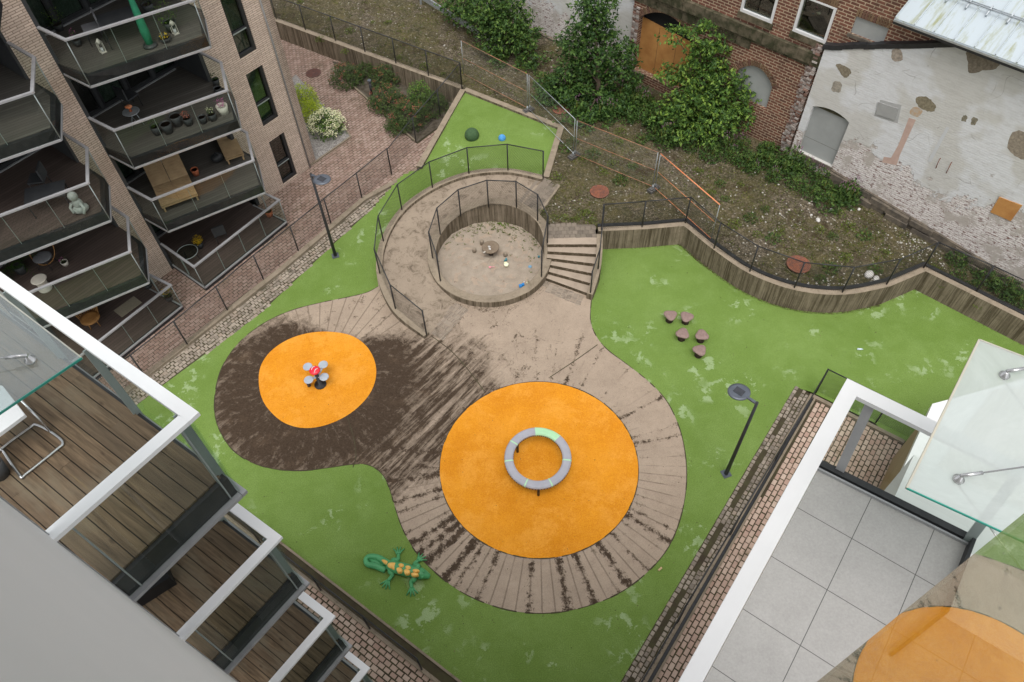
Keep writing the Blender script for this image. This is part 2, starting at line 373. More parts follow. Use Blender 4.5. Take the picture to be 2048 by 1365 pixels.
def plaza():
    m,t,b,o=newmat('brown_stained_plaza'); g=N(t); b.inputs['Roughness'].default_value=.85; b.inputs['Specular IOR Level'].default_value=.12
    base=g.mix(g.ramp(g.noise(.8,6,.7),.3,.7),(.375,.298,.228),(.285,.225,.172))
    base=g.mix(g.math('MULTIPLY',g.ramp(g.noise(3.5,7,.8),.5,.75),.5),base,(.22,.165,.12))
    gr=g.ramp(g.noise(75,2,.8),.2,.8); base=g.mix(.5,base,g.mix(gr,(.02,.02,.02),(.98,.98,.98)),'SOFT_LIGHT')
    n5=g.noise(5,7,.8,dist=.4); n2=g.noise(2.2,7,.8,dist=.7); n14=g.noise(16,5,.8)
    def lines(cx,cy,n,blot):
        v=g.vmath('SUBTRACT',g.obj(),(cx,cy,0)).outputs[0]; v=g.vmath('MULTIPLY',v,(1,1,0)).outputs[0]
        ln=g.vmath('LENGTH',v).outputs[1]; sp=g.n('ShaderNodeSeparateXYZ'); g.l(v,sp.inputs[0])
        k=g.math('MULTIPLY',g.math('ARCTAN2',sp.outputs[1],sp.outputs[0]),n/6.28318)
        k=g.math('ADD',k,g.math('MULTIPLY',g.math('SUBTRACT',g.noise(.9,2,.5),.5),.35))
        wn=g.n('ShaderNodeTexWhiteNoise',noise_dimensions='1D'); g.l(g.math('FLOOR',k),wn.inputs['W'])
        d=g.math('MULTIPLY',g.math('ABSOLUTE',g.math('SUBTRACT',g.math('FRACT',k),.5)),g.math('MULTIPLY',ln,6.28318/n))
        q=g.math('ADD',g.math('SUBTRACT',g.math('ADD',n5,g.math('MULTIPLY',g.math('SUBTRACT',wn.outputs[0],.6),.30)),g.math('MULTIPLY',d,blot)),g.math('MULTIPLY',g.math('SUBTRACT',n14,.5),.35))
        return q,ln,sp
    q1,l1,sp1=lines(.34,10.99,78,1.1)
    edge=g.math('ADD',g.math('SUBTRACT',1,g.ramp(g.math('ABSOLUTE',g.math('SUBTRACT',l1,3.15)),.0,.45)),g.math('SUBTRACT',1,g.ramp(g.math('ABSOLUTE',g.math('SUBTRACT',l1,4.7)),.0,.6)))
    low=g.ramp(g.math('ADD',g.math('MULTIPLY',sp1.outputs[1],-.6),g.math('MULTIPLY',sp1.outputs[0],-.35)),-2.2,2.4)
    inring=g.math('SUBTRACT',1,g.ramp(l1,5.0,5.5))
    st=g.math('MULTIPLY',g.ramp(g.math('ADD',q1,g.math('ADD',g.math('MULTIPLY',edge,.07),g.math('MULTIPLY',low,.14))),.575,.69),inring)
    q2,l2,sp2=lines(-6.94,14.26,46,1.2)
    near=g.math('SUBTRACT',1,g.ramp(g.dist(-6.9,13.0),3.2,5.0))
    near2=g.math('SUBTRACT',1,g.ramp(g.dist(-3.7,13.3),1.2,4.2))
    lite=g.math('SUBTRACT',1,g.ramp(g.dist(-6.0,17.8),1.4,3.0))
    left=g.math('MULTIPLY',g.math('MAXIMUM',near,g.math('MULTIPLY',near2,.9)),g.math('SUBTRACT',1,g.math('MULTIPLY',lite,.9)))
    # rain-washed streaks run parallel between the two circles
    par=g.noise(1,6,.7,vec=g.mapping(scale=(.55,5.0,1),vec=g.mapping(rot=R(-50))),dist=.25)
    par=g.ramp(par,.36,.62)
    v3=g.vmath('MULTIPLY',g.vmath('SUBTRACT',g.obj(),(-6.94,14.26,0)).outputs[0],(1,1,0)).outputs[0]; nz3=g.vmath('NORMALIZE',v3).outputs[0]
    fs3=g.noise(1,5,.75,vec=g.vmath('ADD',g.vmath('SCALE',nz3,None,15).outputs[0],g.vmath('SCALE',(0,0,1),None,g.math('MULTIPLY',l2,1.6)).outputs[0]).outputs[0],dist=.3)
    wgt=g.ramp(g.dist(-6.94,14.0),2.7,3.9)
    amt=g.mix(wgt,g.math('ADD',g.math('MULTIPLY',g.ramp(fs3,.32,.66),.46),.56),par)
    msk=g.ramp(g.math('ADD',left,g.math('MULTIPLY',g.math('SUBTRACT',n2,.5),1.3)),.22,.62)
    body=g.math('MULTIPLY',g.math('MULTIPLY',msk,amt),g.math('ADD',g.math('MULTIPLY',g.ramp(n5,.35,.6),.35),.65))
    body=g.math('MINIMUM',1,g.math('MULTIPLY',body,1.6))
    scat=g.math('MULTIPLY',g.ramp(g.math('ADD',n2,g.math('MULTIPLY',g.math('SUBTRACT',n14,.5),.4)),.56,.66),g.math('SUBTRACT',1,g.ramp(g.dist(-3.2,15.5),3.2,5.2)))
    lj=g.math('MULTIPLY',g.ramp(q2,.57,.68),g.math('SUBTRACT',1,g.ramp(l2,4.4,5)))
    def joint(sp,ln,n):
        k=g.math('FRACT',g.math('MULTIPLY',g.math('ARCTAN2',sp.outputs[1],sp.outputs[0]),n/6.28318))
        d=g.math('MULTIPLY',g.math('ABSOLUTE',g.math('SUBTRACT',k,.5)),g.math('MULTIPLY',ln,6.28318/n))
        return g.math('MULTIPLY',g.math('SUBTRACT',1,g.ramp(g.math('ADD',d,g.math('MULTIPLY',n14,.03)),.018,.045)),.55)
    js=g.math('MULTIPLY',joint(sp1,l1,78),g.math('MULTIPLY',g.ramp(g.math('ADD',g.noise(.7,3,.6),g.math('MULTIPLY',low,.3)),.5,.75),g.math('SUBTRACT',1,g.ramp(l1,4.9,5.0))))
    js=g.math('MAXIMUM',js,g.math('MULTIPLY',joint(sp2,l2,46),g.math('SUBTRACT',1,g.ramp(l2,4.0,4.4))))
    st=g.math('MAXIMUM',st,js)
    tot=g.math('MAXIMUM',g.math('MAXIMUM',body,st),g.math('MAXIMUM',scat,lj))
    dark=g.mix(g.ramp(n14,.35,.7),(.026,.016,.010),(.07,.047,.030)); dark=g.mix(g.ramp(g.noise(1.3,5,.7),.55,.8),dark,(.095,.063,.040))
    col=g.mix(g.math('MULTIPLY',tot,.97),base,dark)
    # the long construction joints
    g.l(col,b.inputs['Base Color']); g.bump(g.noise(90,3,.7),.4,.012,b); return m
M['plaza']=plaza()
def concrete(name,c1,c2,moss,streak=False,amt=.5,rampdirt=False):
    m,t,b,o=newmat(name); g=N(t); b.inputs['Roughness'].default_value=.9; b.inputs['Specular IOR Level'].default_value=.2
    col=g.mix(g.ramp(g.noise(1.5,6,.7),.3,.7),c1,c2)
    if streak:
        v=g.mapping(scale=(5.5,5.5,.25)); s=g.ramp(g.noise(1,6,.75,vec=v),.40,.62)
        v2=g.mapping(scale=(19,19,.5)); s2=g.ramp(g.noise(1,4,.7,vec=v2),.45,.62)
        ge=g.n('ShaderNodeNewGeometry'); sp=g.n('ShaderNodeSeparateXYZ'); g.l(ge.outputs['Normal'],sp.inputs[0])
        side=g.math('SUBTRACT',1,g.ramp(g.math('ABSOLUTE',sp.outputs[2]),.3,.7))
        s=g.math('MULTIPLY',g.math('MINIMUM',1,g.math('ADD',g.math('MULTIPLY',s,.75),g.math('MULTIPLY',s2,.55))),side)
        col=g.mix(s,col,g.mix(g.noise(2,3),(.05,.038,.024),(.10,.078,.05)))
    col=g.mix(g.math('MULTIPLY',g.ramp(g.noise(3,7,.8,dist=.8),.5,.66),amt),col,moss)
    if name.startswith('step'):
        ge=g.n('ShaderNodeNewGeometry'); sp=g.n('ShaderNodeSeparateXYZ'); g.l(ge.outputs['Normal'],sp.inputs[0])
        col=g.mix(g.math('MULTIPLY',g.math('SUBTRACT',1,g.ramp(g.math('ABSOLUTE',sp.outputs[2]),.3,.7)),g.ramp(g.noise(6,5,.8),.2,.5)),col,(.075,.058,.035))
    gr=g.ramp(g.noise(60,2,.8),.2,.8); col=g.mix(.35,col,g.mix(gr,(.1,.1,.1),(.9,.9,.9)),'SOFT_LIGHT')
    g.l(col,b.inputs['Base Color']); g.bump(g.noise(60,4,.7),.3,.01,b); return m
M['concrete']=concrete('stained_concrete',(.30,.245,.18),(.215,.175,.13),(.085,.068,.04),True,.45)
M['curb']=concrete('curb_concrete',(.27,.22,.165),(.20,.165,.12),(.07,.06,.035),False,.5)
M['ramp']=concrete('ramp_concrete',(.31,.25,.19),(.25,.20,.15),(.06,.042,.027),False,.75)
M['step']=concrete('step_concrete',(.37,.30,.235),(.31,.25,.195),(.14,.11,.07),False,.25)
M['sand']=mat('play_sand',(.34,.285,.225),(.24,.195,.15),2.5,.95,.3,.75,bump=.9,bscale=28,fine=.4,detail=8)
M['paver_l']=island('red_paver',[(.22,.145,.115),(.27,.185,.15),(.32,.235,.195),(.24,.165,.135)],.8,.3,50,(.11,.075,.045),.6,.56,.75)
M['paver_r']=island('pink_paver',[(.36,.24,.19),(.45,.33,.265),(.40,.29,.23),(.48,.37,.30)],.8,.3,50,(.13,.1,.05),1.2,.6,.75)
M['sett']=island('granite_sett',[(.26,.22,.175),(.34,.29,.235),(.19,.16,.13),(.31,.25,.195)],.85,.5,60,(.05,.042,.03),1.5,.58,.7)
M['joint']=mat('dark_joint_soil',(.045,.033,.02),(.06,.055,.025),3,.95,bump=.4)
M['landing']=island('grey_paver',[(.16,.135,.105),(.2,.165,.13),(.12,.1,.08)],.85,.4,50)
def gravel():
    m,t,b,o=newmat('weedy_gravel'); g=N(t); b.inputs['Roughness'].default_value=.95; b.inputs['Specular IOR Level'].default_value=.15
    vo=g.n('ShaderNodeTexVoronoi'); vo.inputs['Scale'].default_value=17; g.l(g.obj(),vo.inputs['Vector'])
    sp=g.n('ShaderNodeSeparateColor'); g.l(vo.outputs['Color'],sp.inputs[0])
    col=g.mix(sp.outputs[0],(.045,.036,.025),(.20,.165,.12))
    col=g.mix(g.ramp(sp.outputs[1],.97,.99),col,(.5,.47,.42))
    col=g.mix(g.math('MULTIPLY',g.ramp(vo.outputs['Distance'],.35,.75),.6),col,(.04,.032,.02))
    n1=g.noise(.45,7,.75,dist=.5); n2=g.noise(5,6,.8)
    mk=g.ramp(g.math('ADD',n1,g.math('MULTIPLY',g.math('SUBTRACT',n2,.5),.6)),.38,.52)
    col=g.mix(g.math('MULTIPLY',mk,g.ramp(g.noise(8,6,.8),.25,.7)),col,g.mix(g.ramp(g.noise(1.8,6,.8),.35,.65),(.022,.028,.008),(.10,.085,.026)))
    mk2=g.ramp(g.noise(1.2,7,.8,dist=1),.54,.64); col=g.mix(mk2,col,(.045,.033,.018))
    g.l(col,b.inputs['Base Color']); g.bump(g.math('ADD',g.math('MULTIPLY',vo.outputs['Distance'],-.5),g.noise(12,5,.8)),.8,.03,b); return m
M['gravel']=gravel()
def fine_gravel():
    m,t,b,o=newmat('grey_bed_gravel'); g=N(t); b.inputs['Roughness'].default_value=.95
    vo=g.n('ShaderNodeTexVoronoi'); vo.inputs['Scale'].default_value=30; g.l(g.obj(),vo.inputs['Vector'])
    sp=g.n('ShaderNodeSeparateColor'); g.l(vo.outputs['Color'],sp.inputs[0])
    g.l(g.mix(sp.outputs[0],(.12,.11,.10),(.34,.32,.30)),b.inputs['Base Color']); return m
M['bedgravel']=fine_gravel()
def brick(name,c1,c2,mortar,bw=.25,rh=.075,ms=.012,paint=None,dirt=None,moff=.5,rough=.85,bstr=.6):
    m,t,b,o=newmat(name); g=N(t); b.inputs['Roughness'].default_value=rough; b.inputs['Specular IOR Level'].default_value=.2
    br=g.n('ShaderNodeTexBrick'); br.inputs['Scale'].default_value=1; br.inputs['Brick Width'].default_value=bw; br.inputs['Row Height'].default_value=rh
    br.inputs['Mortar Size'].default_value=ms; br.inputs['Mortar Smooth'].default_value=.3; br.offset=moff; br.inputs['Bias'].default_value=0
    dv=g.vmath('ADD',g.obj(True),g.vmath('SCALE',g.noise(6,2) if False else g.obj(True),None,0).outputs[0]).outputs[0]
    g.l(dv,br.inputs['Vector'])
    br.inputs['Color1'].default_value=(*c1,1); br.inputs['Color2'].default_value=(*c2,1); br.inputs['Mortar'].default_value=(*mortar,1)
    col=br.outputs[0]
    if dirt: col=g.mix(g.math('MULTIPLY',g.ramp(g.noise(1.2,6,.7,dist=.6),.5,.7),.7),col,dirt)
    if paint: col=g.mix(paint[1](g,br),col,paint[0])
    g.l(col,b.inputs['Base Color']); g.bump(g.math('SUBTRACT',1,br.outputs['Fac']),bstr,.008,b); return m
M['brick_new']=brick('pale_pink_brick',(.68,.55,.46),(.54,.43,.355),(.26,.20,.155),.34,.072,.010,bstr=.9)
M['brick_old']=brick('dark_old_brick',(.115,.052,.038),(.19,.082,.055),(.42,.325,.225),.31,.112,.017,dirt=(.06,.04,.03))
M['brick_head']=brick('arch_brick',(.15,.1,.06),(.2,.13,.08),(.3,.25,.18),.085,.30,.012,moff=0)
def plaster():
    m,t,b,o=newmat('peeling_white_plaster'); g=N(t); b.inputs['Roughness'].default_value=.85; b.inputs['Specular IOR Level'].default_value=.2
    br=g.n('ShaderNodeTexBrick'); br.inputs['Scale'].default_value=1; br.inputs['Brick Width'].default_value=.25; br.inputs['Row Height'].default_value=.083
    br.inputs['Mortar Size'].default_value=.014; br.inputs['Mortar Smooth'].default_value=.6; g.l(g.obj(True),br.inputs['Vector'])
    br.inputs['Color1'].default_value=(.64,.60,.57,1); br.inputs['Color2'].default_value=(.70,.66,.64,1); br.inputs['Mortar'].default_value=(.44,.4,.37,1)
    chips=g.ramp(g.noise(1,5,.8,vec=g.mapping(scale=(5,13,1),uv=True)),.53,.59)
    painted=g.mix(chips,br.outputs[0],(.15,.07,.055))
    n=g.noise(.42,5,.62,dist=.6,vec=g.mapping(uv=True,loc=(3.1,1.2,0)))
    n3=g.noise(3.5,6,.75,dist=.5,vec=g.mapping(uv=True))
    sp=g.n('ShaderNodeSeparateXYZ'); g.l(g.obj(True),sp.inputs[0])
    low=g.ramp(sp.outputs[1],1.6,3.3)      # smooth render survives higher up the wall
    f=g.ramp(g.math('ADD',g.math('ADD',n,g.math('MULTIPLY',g.math('SUBTRACT',n3,.5),.45)),g.math('MULTIPLY',low,.33)),.66,.68)
    tone=g.mix(g.ramp(g.noise(.5,3,.5,vec=g.mapping(uv=True,loc=(9,0,0))),.46,.52),(.54,.53,.50),(.62,.625,.63))
    tone=g.mix(g.math('MULTIPLY',g.ramp(g.noise(1,6,.75,vec=g.mapping(scale=(2,7,1),uv=True)),.45,.7),.35),tone,(.33,.31,.28))
    rough_=g.mix(g.ramp(g.noise(.7,6,.72,vec=g.mapping(uv=True,loc=(2,5,0))),.50,.56),painted,g.mix(g.noise(3,5,.7),(.48,.44,.40),(.36,.32,.28)))
    col=g.mix(f,rough_,tone)
    holes=g.ramp(g.noise(.9,4,.6,dist=.4,vec=g.mapping(uv=True,loc=(5.5,2.4,0))),.705,.72); col=g.mix(holes,col,(.21,.175,.13))
    cr=g.n('ShaderNodeTexVoronoi'); cr.feature='DISTANCE_TO_EDGE'; cr.inputs['Scale'].default_value=.55
    wv=g.vmath('ADD',g.mapping(uv=True),g.vmath('SCALE',g.vmath('SUBTRACT',g.n('ShaderNodeTexNoise').outputs[1],(.5,.5,.5)).outputs[0],None,1.6).outputs[0]).outputs[0]
    g.l(wv,cr.inputs['Vector']); crk=g.math('SUBTRACT',1,g.ramp(cr.outputs['Distance'],.001,.008))
    col=g.mix(g.math('MULTIPLY',crk,g.math('MULTIPLY',g.ramp(g.noise(.8,3,.5,vec=g.mapping(uv=True,loc=(7,7,0))),.5,.6),.5)),col,(.12,.1,.08))
    g.l(col,b.inputs['Base Color']); g.bump(g.math('ADD',f,g.math('ADD',n3,g.math('MULTIPLY',br.outputs['Fac'],-.3))),.6,.02,b); return m
M['plaster']=plaster()
M['worn_edge']=brick('worn_brick_edge',(.3,.22,.19),(.14,.08,.06),(.38,.33,.28),.2,.083,.02,dirt=(.32,.28,.25))
def roofmat():
    m,t,b,o=newmat('algae_metal_roof'); g=N(t); b.inputs['Roughness'].default_value=.45; b.inputs['Metallic'].default_value=.1
    mp=g.mapping(uv=True); v=g.mapping(scale=(3.0,.5,1),uv=True)
    col=g.mix(g.ramp(g.noise(1,6,.75,vec=v,dist=.4),.5,.68),(.40,.45,.48),(.24,.25,.12))
    g.l(col,b.inputs['Base Color']); return m
M['roof']=roofmat()
def tiles():
    m,t,b,o=newmat('terrace_tiles'); g=N(t); b.inputs['Roughness'].default_value=.55
    br=g.n('ShaderNodeTexBrick'); br.inputs['Scale'].default_value=1; br.inputs['Brick Width'].default_value=.6; br.inputs['Row Height'].default_value=.6
    br.inputs['Mortar Size'].default_value=.0035; br.inputs['Mortar Smooth'].default_value=0; br.offset=0; g.l(g.mapping(uv=True,loc=(TX,TY,0)),br.inputs['Vector'])
    n=g.ramp(g.noise(3,7,.75),.3,.7); c=g.mix(n,(.405,.385,.37),(.35,.333,.318))
    gr=g.ramp(g.noise(45,3,.8),.25,.75); c=g.mix(.3,c,g.mix(gr,(.2,.2,.2),(.8,.8,.8)),'SOFT_LIGHT')
    mt=g.mix(br.outputs['Fac'],c,(.08,.08,.075)); g.l(mt,b.inputs['Base Color']); return m
def wiremat(name,c,d=.075,wr=.13):
    m,t,b,o=newmat(name); g=N(t); b.inputs['Base Color'].default_value=(*c,1); b.inputs['Roughness'].default_value=.5
    sp=g.n('ShaderNodeSeparateXYZ'); g.l(g.obj(True),sp.inputs[0])
    a=g.math('FRACT',g.math('DIVIDE',g.math('ADD',sp.outputs[0],sp.outputs[1]),d)); c2=g.math('FRACT',g.math('DIVIDE',g.math('SUBTRACT',sp.outputs[0],sp.outputs[1]),d))
    k=g.math('MAXIMUM',g.math('LESS_THAN',a,wr),g.math('LESS_THAN',c2,wr))
    tr=g.n('ShaderNodeBsdfTransparent'); mx=g.n('ShaderNodeMixShader'); g.l(k,mx.inputs[0]); g.l(tr.outputs[0],mx.inputs[1]); g.l(b.outputs[0],mx.inputs[2]); g.l(mx.outputs[0],o.inputs[0])
    return m
M['wire']=wiremat('chain_link_wire',(.012,.013,.014))
def gridmat(name,c,dx=.055,dz=.2,wr=.08):
    m,t,b,o=newmat(name); g=N(t); b.inputs['Base Color'].default_value=(*c,1); b.inputs['Roughness'].default_value=.5
    sp=g.n('ShaderNodeSeparateXYZ'); g.l(g.obj(True),sp.inputs[0])
    k=g.math('MAXIMUM',g.math('LESS_THAN',g.math('FRACT',g.math('DIVIDE',sp.outputs[0],dx)),wr),g.math('LESS_THAN',g.math('FRACT',g.math('DIVIDE',sp.outputs[1],dz)),wr*.3))
    tr=g.n('ShaderNodeBsdfTransparent'); mx=g.n('ShaderNodeMixShader'); g.l(k,mx.inputs[0]); g.l(tr.outputs[0],mx.inputs[1]); g.l(b.outputs[0],mx.inputs[2]); g.l(mx.outputs[0],o.inputs[0])
    return m
M['heras']=gridmat('welded_mesh',(.25,.25,.23))
LEAF=lambda n,cs:island(n,cs,.55,0,trans=.25)
M['leaf_tree']=LEAF('tree_leaves',[(.015,.042,.010),(.03,.075,.015),(.055,.115,.022),(.10,.18,.032)])
M['leaf_tree2']=LEAF('bright_tree_leaves',[(.026,.062,.012),(.05,.11,.02),(.10,.185,.03),(.20,.30,.045)])
M['leaf_tree3']=LEAF('mid_tree_leaves',[(.018,.048,.010),(.036,.085,.016),(.068,.13,.024),(.13,.21,.034)])
M['leaf_weed']=LEAF('weed_leaves',[(.022,.05,.012),(.04,.085,.018),(.07,.13,.026),(.11,.18,.034)])
M['leaf_weed2']=LEAF('yellow_green_weeds',[(.06,.09,.015),(.10,.14,.02),(.15,.19,.03)])
M['leaf_lime']=LEAF('lime_leaves',[(.14,.22,.015),(.32,.42,.02),(.48,.56,.04)])
M['leaf_bush']=LEAF('bush_leaves',[(.025,.05,.012),(.05,.085,.02),(.09,.13,.03)])
M['bloom_red']=LEAF('faded_red_blooms',[(.30,.07,.05),(.42,.13,.09),(.25,.10,.06)])
M['bloom_cream']=LEAF('cream_blooms',[(.75,.73,.45),(.85,.83,.6),(.6,.64,.3)])
M['bloom_pink']=LEAF('magenta_blooms',[(.5,.1,.3),(.6,.2,.4),(.4,.08,.25)])
M['bloom_yellow']=LEAF('yellow_blooms',[(.65,.42,.02),(.75,.5,.03)])
M['bark']=mat('bark',(.09,.065,.045),(.05,.035,.025),10,.9,bump=.6)
M['grassb']=LEAF('grass_blades',[(.05,.075,.012),(.10,.13,.022),(.17,.17,.035)])
# ------------------------------------------------------------------ ground levels
UP=0.9
def xy(pts,z=0): return [P(u,v,z) for u,v in pts]
def struct(name,mb,m,**k): return tag(mb.build(name,m,**k),kind='structure')
b=MB(); b.sheet([(-80,-60),(80,-60),(80,110),(-80,110)],-.35); struct('ground',b,M['joint'])
# green rubber
gl=xy([(320,775),(520,628),(690,467),(759,405),(799,369),(812,352)])
c0=P(320,775); d0=(P(320,775)-P(720,480)).normalized()
GREEN=[c0+d0*8]+gl+[P(835,338)]+xy([(925,180),(1127,257),(1100,362)],UP)+[P(1095,452,UP),P(1204,459,UP),P(1290,453,UP)]+crom([P(u,v,UP) for u,v in [(1372,449),(1400,472),(1430,496),(1500,543),(1589,576),(1684,585),(1773,569)]],5)+[P(1848,537,UP),P(2048,637,UP)]
GREEN+= [P(2048,637,UP)+U(-37)*6, Vector((13,8,0)),Vector((10.92,12.25,0)),Vector((9.2,13.45,0)),P(1590,775),P(1243,1365),Vector((-.6,3.3,0)),Vector((-2.3,4.85,0)),Vector((-6.3,7.65,0)),Vector((-14.5,13.4,0)) if False else Vector((-11.5,11.2,0))]
b=MB(); b.sheet(GREEN[:1]+GREEN[1:],-.002); 
struct('green_playground_surface',b,M['green'])
# raised green hill
A0=Vector((-5.4,20.5)); HD=Vector((4.6,6.3)).normalized()
def zg(x,y):
    t=max(0,min(1,((x-A0.x)*HD.x+(y-A0.y)*HD.y)/7.8)); return .84*t*t*(3-2*t)
HILLP=[P(735,560),P(700,470),P(759,405),P(799,369),P(812,352,.2),P(832,340,.4),P(838,336,.5),P(926,181,UP),P(1120,260,.8),P(1086,352,.8),P(1086,352,.8)+Vector((0,-.5,0)),Vector((-1,21,0))]
opx=[(1086,355),(1016,341),(938,347),(865,375),(804,420),(767,482),(760,547),(791,618),(853,669)]
ozt=[UP+.12,UP+.08,.84,.72,.60,.48,.37,.27,.16]
och=crom([P(u,v,z) for (u,v),z in zip(opx,ozt)],6); ozs=[q.z for q in och]
INR=[(q.x,q.y) for q in och]+[(-1.28,19.5)]
b=MB(); st=.11; idx={}
def gv(i,j):
    if (i,j) not in idx:
        x=-7+i*st;y=18+j*st; idx[(i,j)]=len(b.v); b.v.append((x,y,zg(x,y)+.004))
    return idx[(i,j)]
for i in range(90):
    for j in range(110):
        x=-7+(i+.5)*st;y=18+(j+.5)*st
        if inpoly(x,y,HILLP) and not inpoly(x,y,INR):
            b.sm.add(len(b.f)); b.f.append([gv(i,j),gv(i+1,j),gv(i+1,j+1),gv(i,j+1)])
struct('green_slope',b,M['green'])
# plaza
PL=[(757,573),(735,585),(700,594),(650,604),(590,619),(540,640),(495,670),(462,705),(440,745),(430,790),(430,830),(441,865),(465,900),(500,924),(545,938),(600,942),(650,937),(700,930),(735,930),(762,946),(778,975),(790,1015),(806,1060),(832,1105),(870,1145),(920,1183),(985,1212),(1050,1226),(1120,1225),(1190,1208),(1250,1180),(1300,1140),(1337,1095),(1360,1040),(1372,980),(1372,920),(1360,860),(1335,805),(1300,766),(1255,730),(1215,700),(1192,672),(1181,640),(1183,598)]
pl=crom(xy(PL),4)
b=MB(); b.sheet(pl+xy([(1150,520),(1000,450),(850,440),(775,480),(752,540)]),.006); struct('plaza_paving',b,M['plaza'])
b=MB()
for pts in ([(862,672),(905,705),(940,745),(968,782)],[(695,835),(707,875),(712,912),(706,935)],[(1100,755),(1150,722),(1195,690)]):
    b.sweep(crom(xy(pts),4),.03,.0095,.0)
for q0 in (pl,[Vector((.34+3.035*math.cos(2*math.pi*k/96),10.97+3.005*math.sin(2*math.pi*k/96),0)) for k in range(97)]):
    for a_,c_ in zip(q0,q0[1:]):
        if rnd.random()<.85: b.sweep([a_,c_],rnd.uniform(.015,.04),.0135 if q0 is not pl else .0095,.0)
struct('plaza_joints',b,M['joint'])
# orange circles
b=MB(); n=96; b.sheet([(.34+3.03*math.cos(2*math.pi*k/n),10.97+3.0*math.sin(2*math.pi*k/n)) for k in range(n)],.012); struct('large_orange_circle',b,M['orange'])
b=MB(); b.sheet(crom(xy([(518,770),(521,735),(540,705),(572,682),(612,668),(655,664),(700,671),(732,692),(750,725),(751,760),(735,795),(700,828),(655,850),(610,857),(572,848),(545,828),(526,802)]),5,True),.012); struct('small_orange_circle',b,M['orange'])
# gravel lot
LOWP=[P(480,10,UP),P(556,45,UP),P(924,177,UP),P(1122,256,UP),P(1092,360,UP),P(1072,420,UP),P(1093,446,UP),P(1188,450,UP),P(1204,458,UP),P(1290,453,UP),P(1372,446,UP)]
RET=[(1372,449),(1400,472),(1430,496),(1500,543),(1589,576),(1684,585),(1773,569),(1848,537)]
retc=crom([P(u,v,UP) for u,v in RET[:-1]],5)+[P(1848,537,UP)]
LOWP+=retc[1:]+[P(2048,637,UP),P(2048,637,UP)+U(-37)*12,Vector((30,-40,0)),Vector((-60,-40,0)),Vector((-60,60,0)),P(480,10,UP)+U(147)*20]
b=MB(); st=.16; idx={}; x0,y0=-22,12
O0_=Vector((13.95,21.0,0)); OU_=U(-43); ON_=U(-133)
def gh(x,y):
    d=Vector((x,y,0))-O0_; s_=d.dot(OU_); p_=d.dot(ON_); k=max(0,min(1,(s_+3)/6.5)); c=max(0,min(1,(3.6-p_)/3.0)); c=c*c*(3-2*c)
    return UP-.03-.7*k*c+.07*noise.noise(Vector((x*.5,y*.5,0)))+.03*noise.noise(Vector((x*2.2,y*2.2,3)))
for i in range(300):
    for j in range(250):
        x=x0+(i+.5)*st;y=y0+(j+.5)*st
        if inpoly(x,y,LOWP): continue
        q=[]
        for a,c in ((i,j),(i+1,j),(i+1,j+1),(i,j+1)):
            if (a,c) not in idx:
                X=x0+a*st;Y=y0+c*st; idx[(a,c)]=len(b.v); b.v.append((X,Y,gh(X,Y)))
            q.append(idx[(a,c)])
        b.sm.add(len(b.f)); b.f.append(q)
struct('gravel_ground',b,M['gravel'])
# pavers as bevelled blocks
def pavers(mb,poly,ang,lx,ly,z,gap=.012,row_off=.5,jit=.004,h=.02,skip=None,curve=0):
    a=U(ang); c=U(ang+90); us=[Vector((p[0],p[1],0)).dot(a) for p in poly]; vs=[Vector((p[0],p[1],0)).dot(c) for p in poly]
    j=0; v=min(vs)
    while v<max(vs):
        u=min(us)-(lx*row_off if j%2 else 0)
        while u<max(us):
            cc=a*(u+lx/2)+c*(v+ly/2)
            if inpoly(cc.x,cc.y,poly) and not(skip and skip(cc)):
                hx=lx/2-gap/2+rnd.uniform(-jit,jit); hy=ly/2-gap/2+rnd.uniform(-jit,jit); cc=cc+a*rnd.uniform(-jit,jit)+c*rnd.uniform(-jit,jit)
                dz=z+rnd.uniform(-.003,.003); bv=min(lx,ly)*.12
                b0=[cc-a*hx-c*hy,cc+a*hx-c*hy,cc+a*hx+c*hy,cc-a*hx+c*hy]; hx-=bv;hy-=bv
                b1=[cc-a*hx-c*hy,cc+a*hx-c*hy,cc+a*hx+c*hy,cc-a*hx+c*hy]
                mb.add([(q.x,q.y,dz-h*.6) for q in b0]+[(q.x,q.y,dz) for q in b1],[(4,5,6,7),(0,1,5,4),(1,2,6,5),(2,3,7,6),(3,0,4,7)])
            u+=lx
        v+=ly; j+=1
CL0=P(150,860,.12); CL1=P(835,340,.12)
F0=Vector((-13.25,19.2,0)); FA=53.0; FU=U(FA); FN=U(FA-90)
def FP(s,p,z): q=F0+FU*s+FN*p; return Vector((q.x,q.y,z))
YARD=[CL0,P(300,743,.12),P(560,540,.12),P(728,397,.12),CL1,P(838,334,.5),P(926,183,UP),P(924,178,UP),P(700,97,UP),P(556,44,UP),P(556,44,UP)+U(147)*9,FP(7.6,-6,0),FP(7.6,-.2,0),FP(-14,-.2,0)]
b=MB(); b.sheet(YARD,-.006); b.prism([CL0,CL1,P(850,345,0),P(812,372,0),P(560,580,0),P(250,830,0)],-.2,-.014); struct('yard_bedding',b,M['joint'])
BED=[P(664,124,0),P(696,164,0),P(834,286,0),P(926,183,UP),P(924,178,UP),P(700,97,UP)]
b=MB(); pavers(b,YARD,51,.215,.14,.004,skip=lambda c:inpoly(c.x,c.y,BED)); struct('yard_paving',b,M['paver_l'])
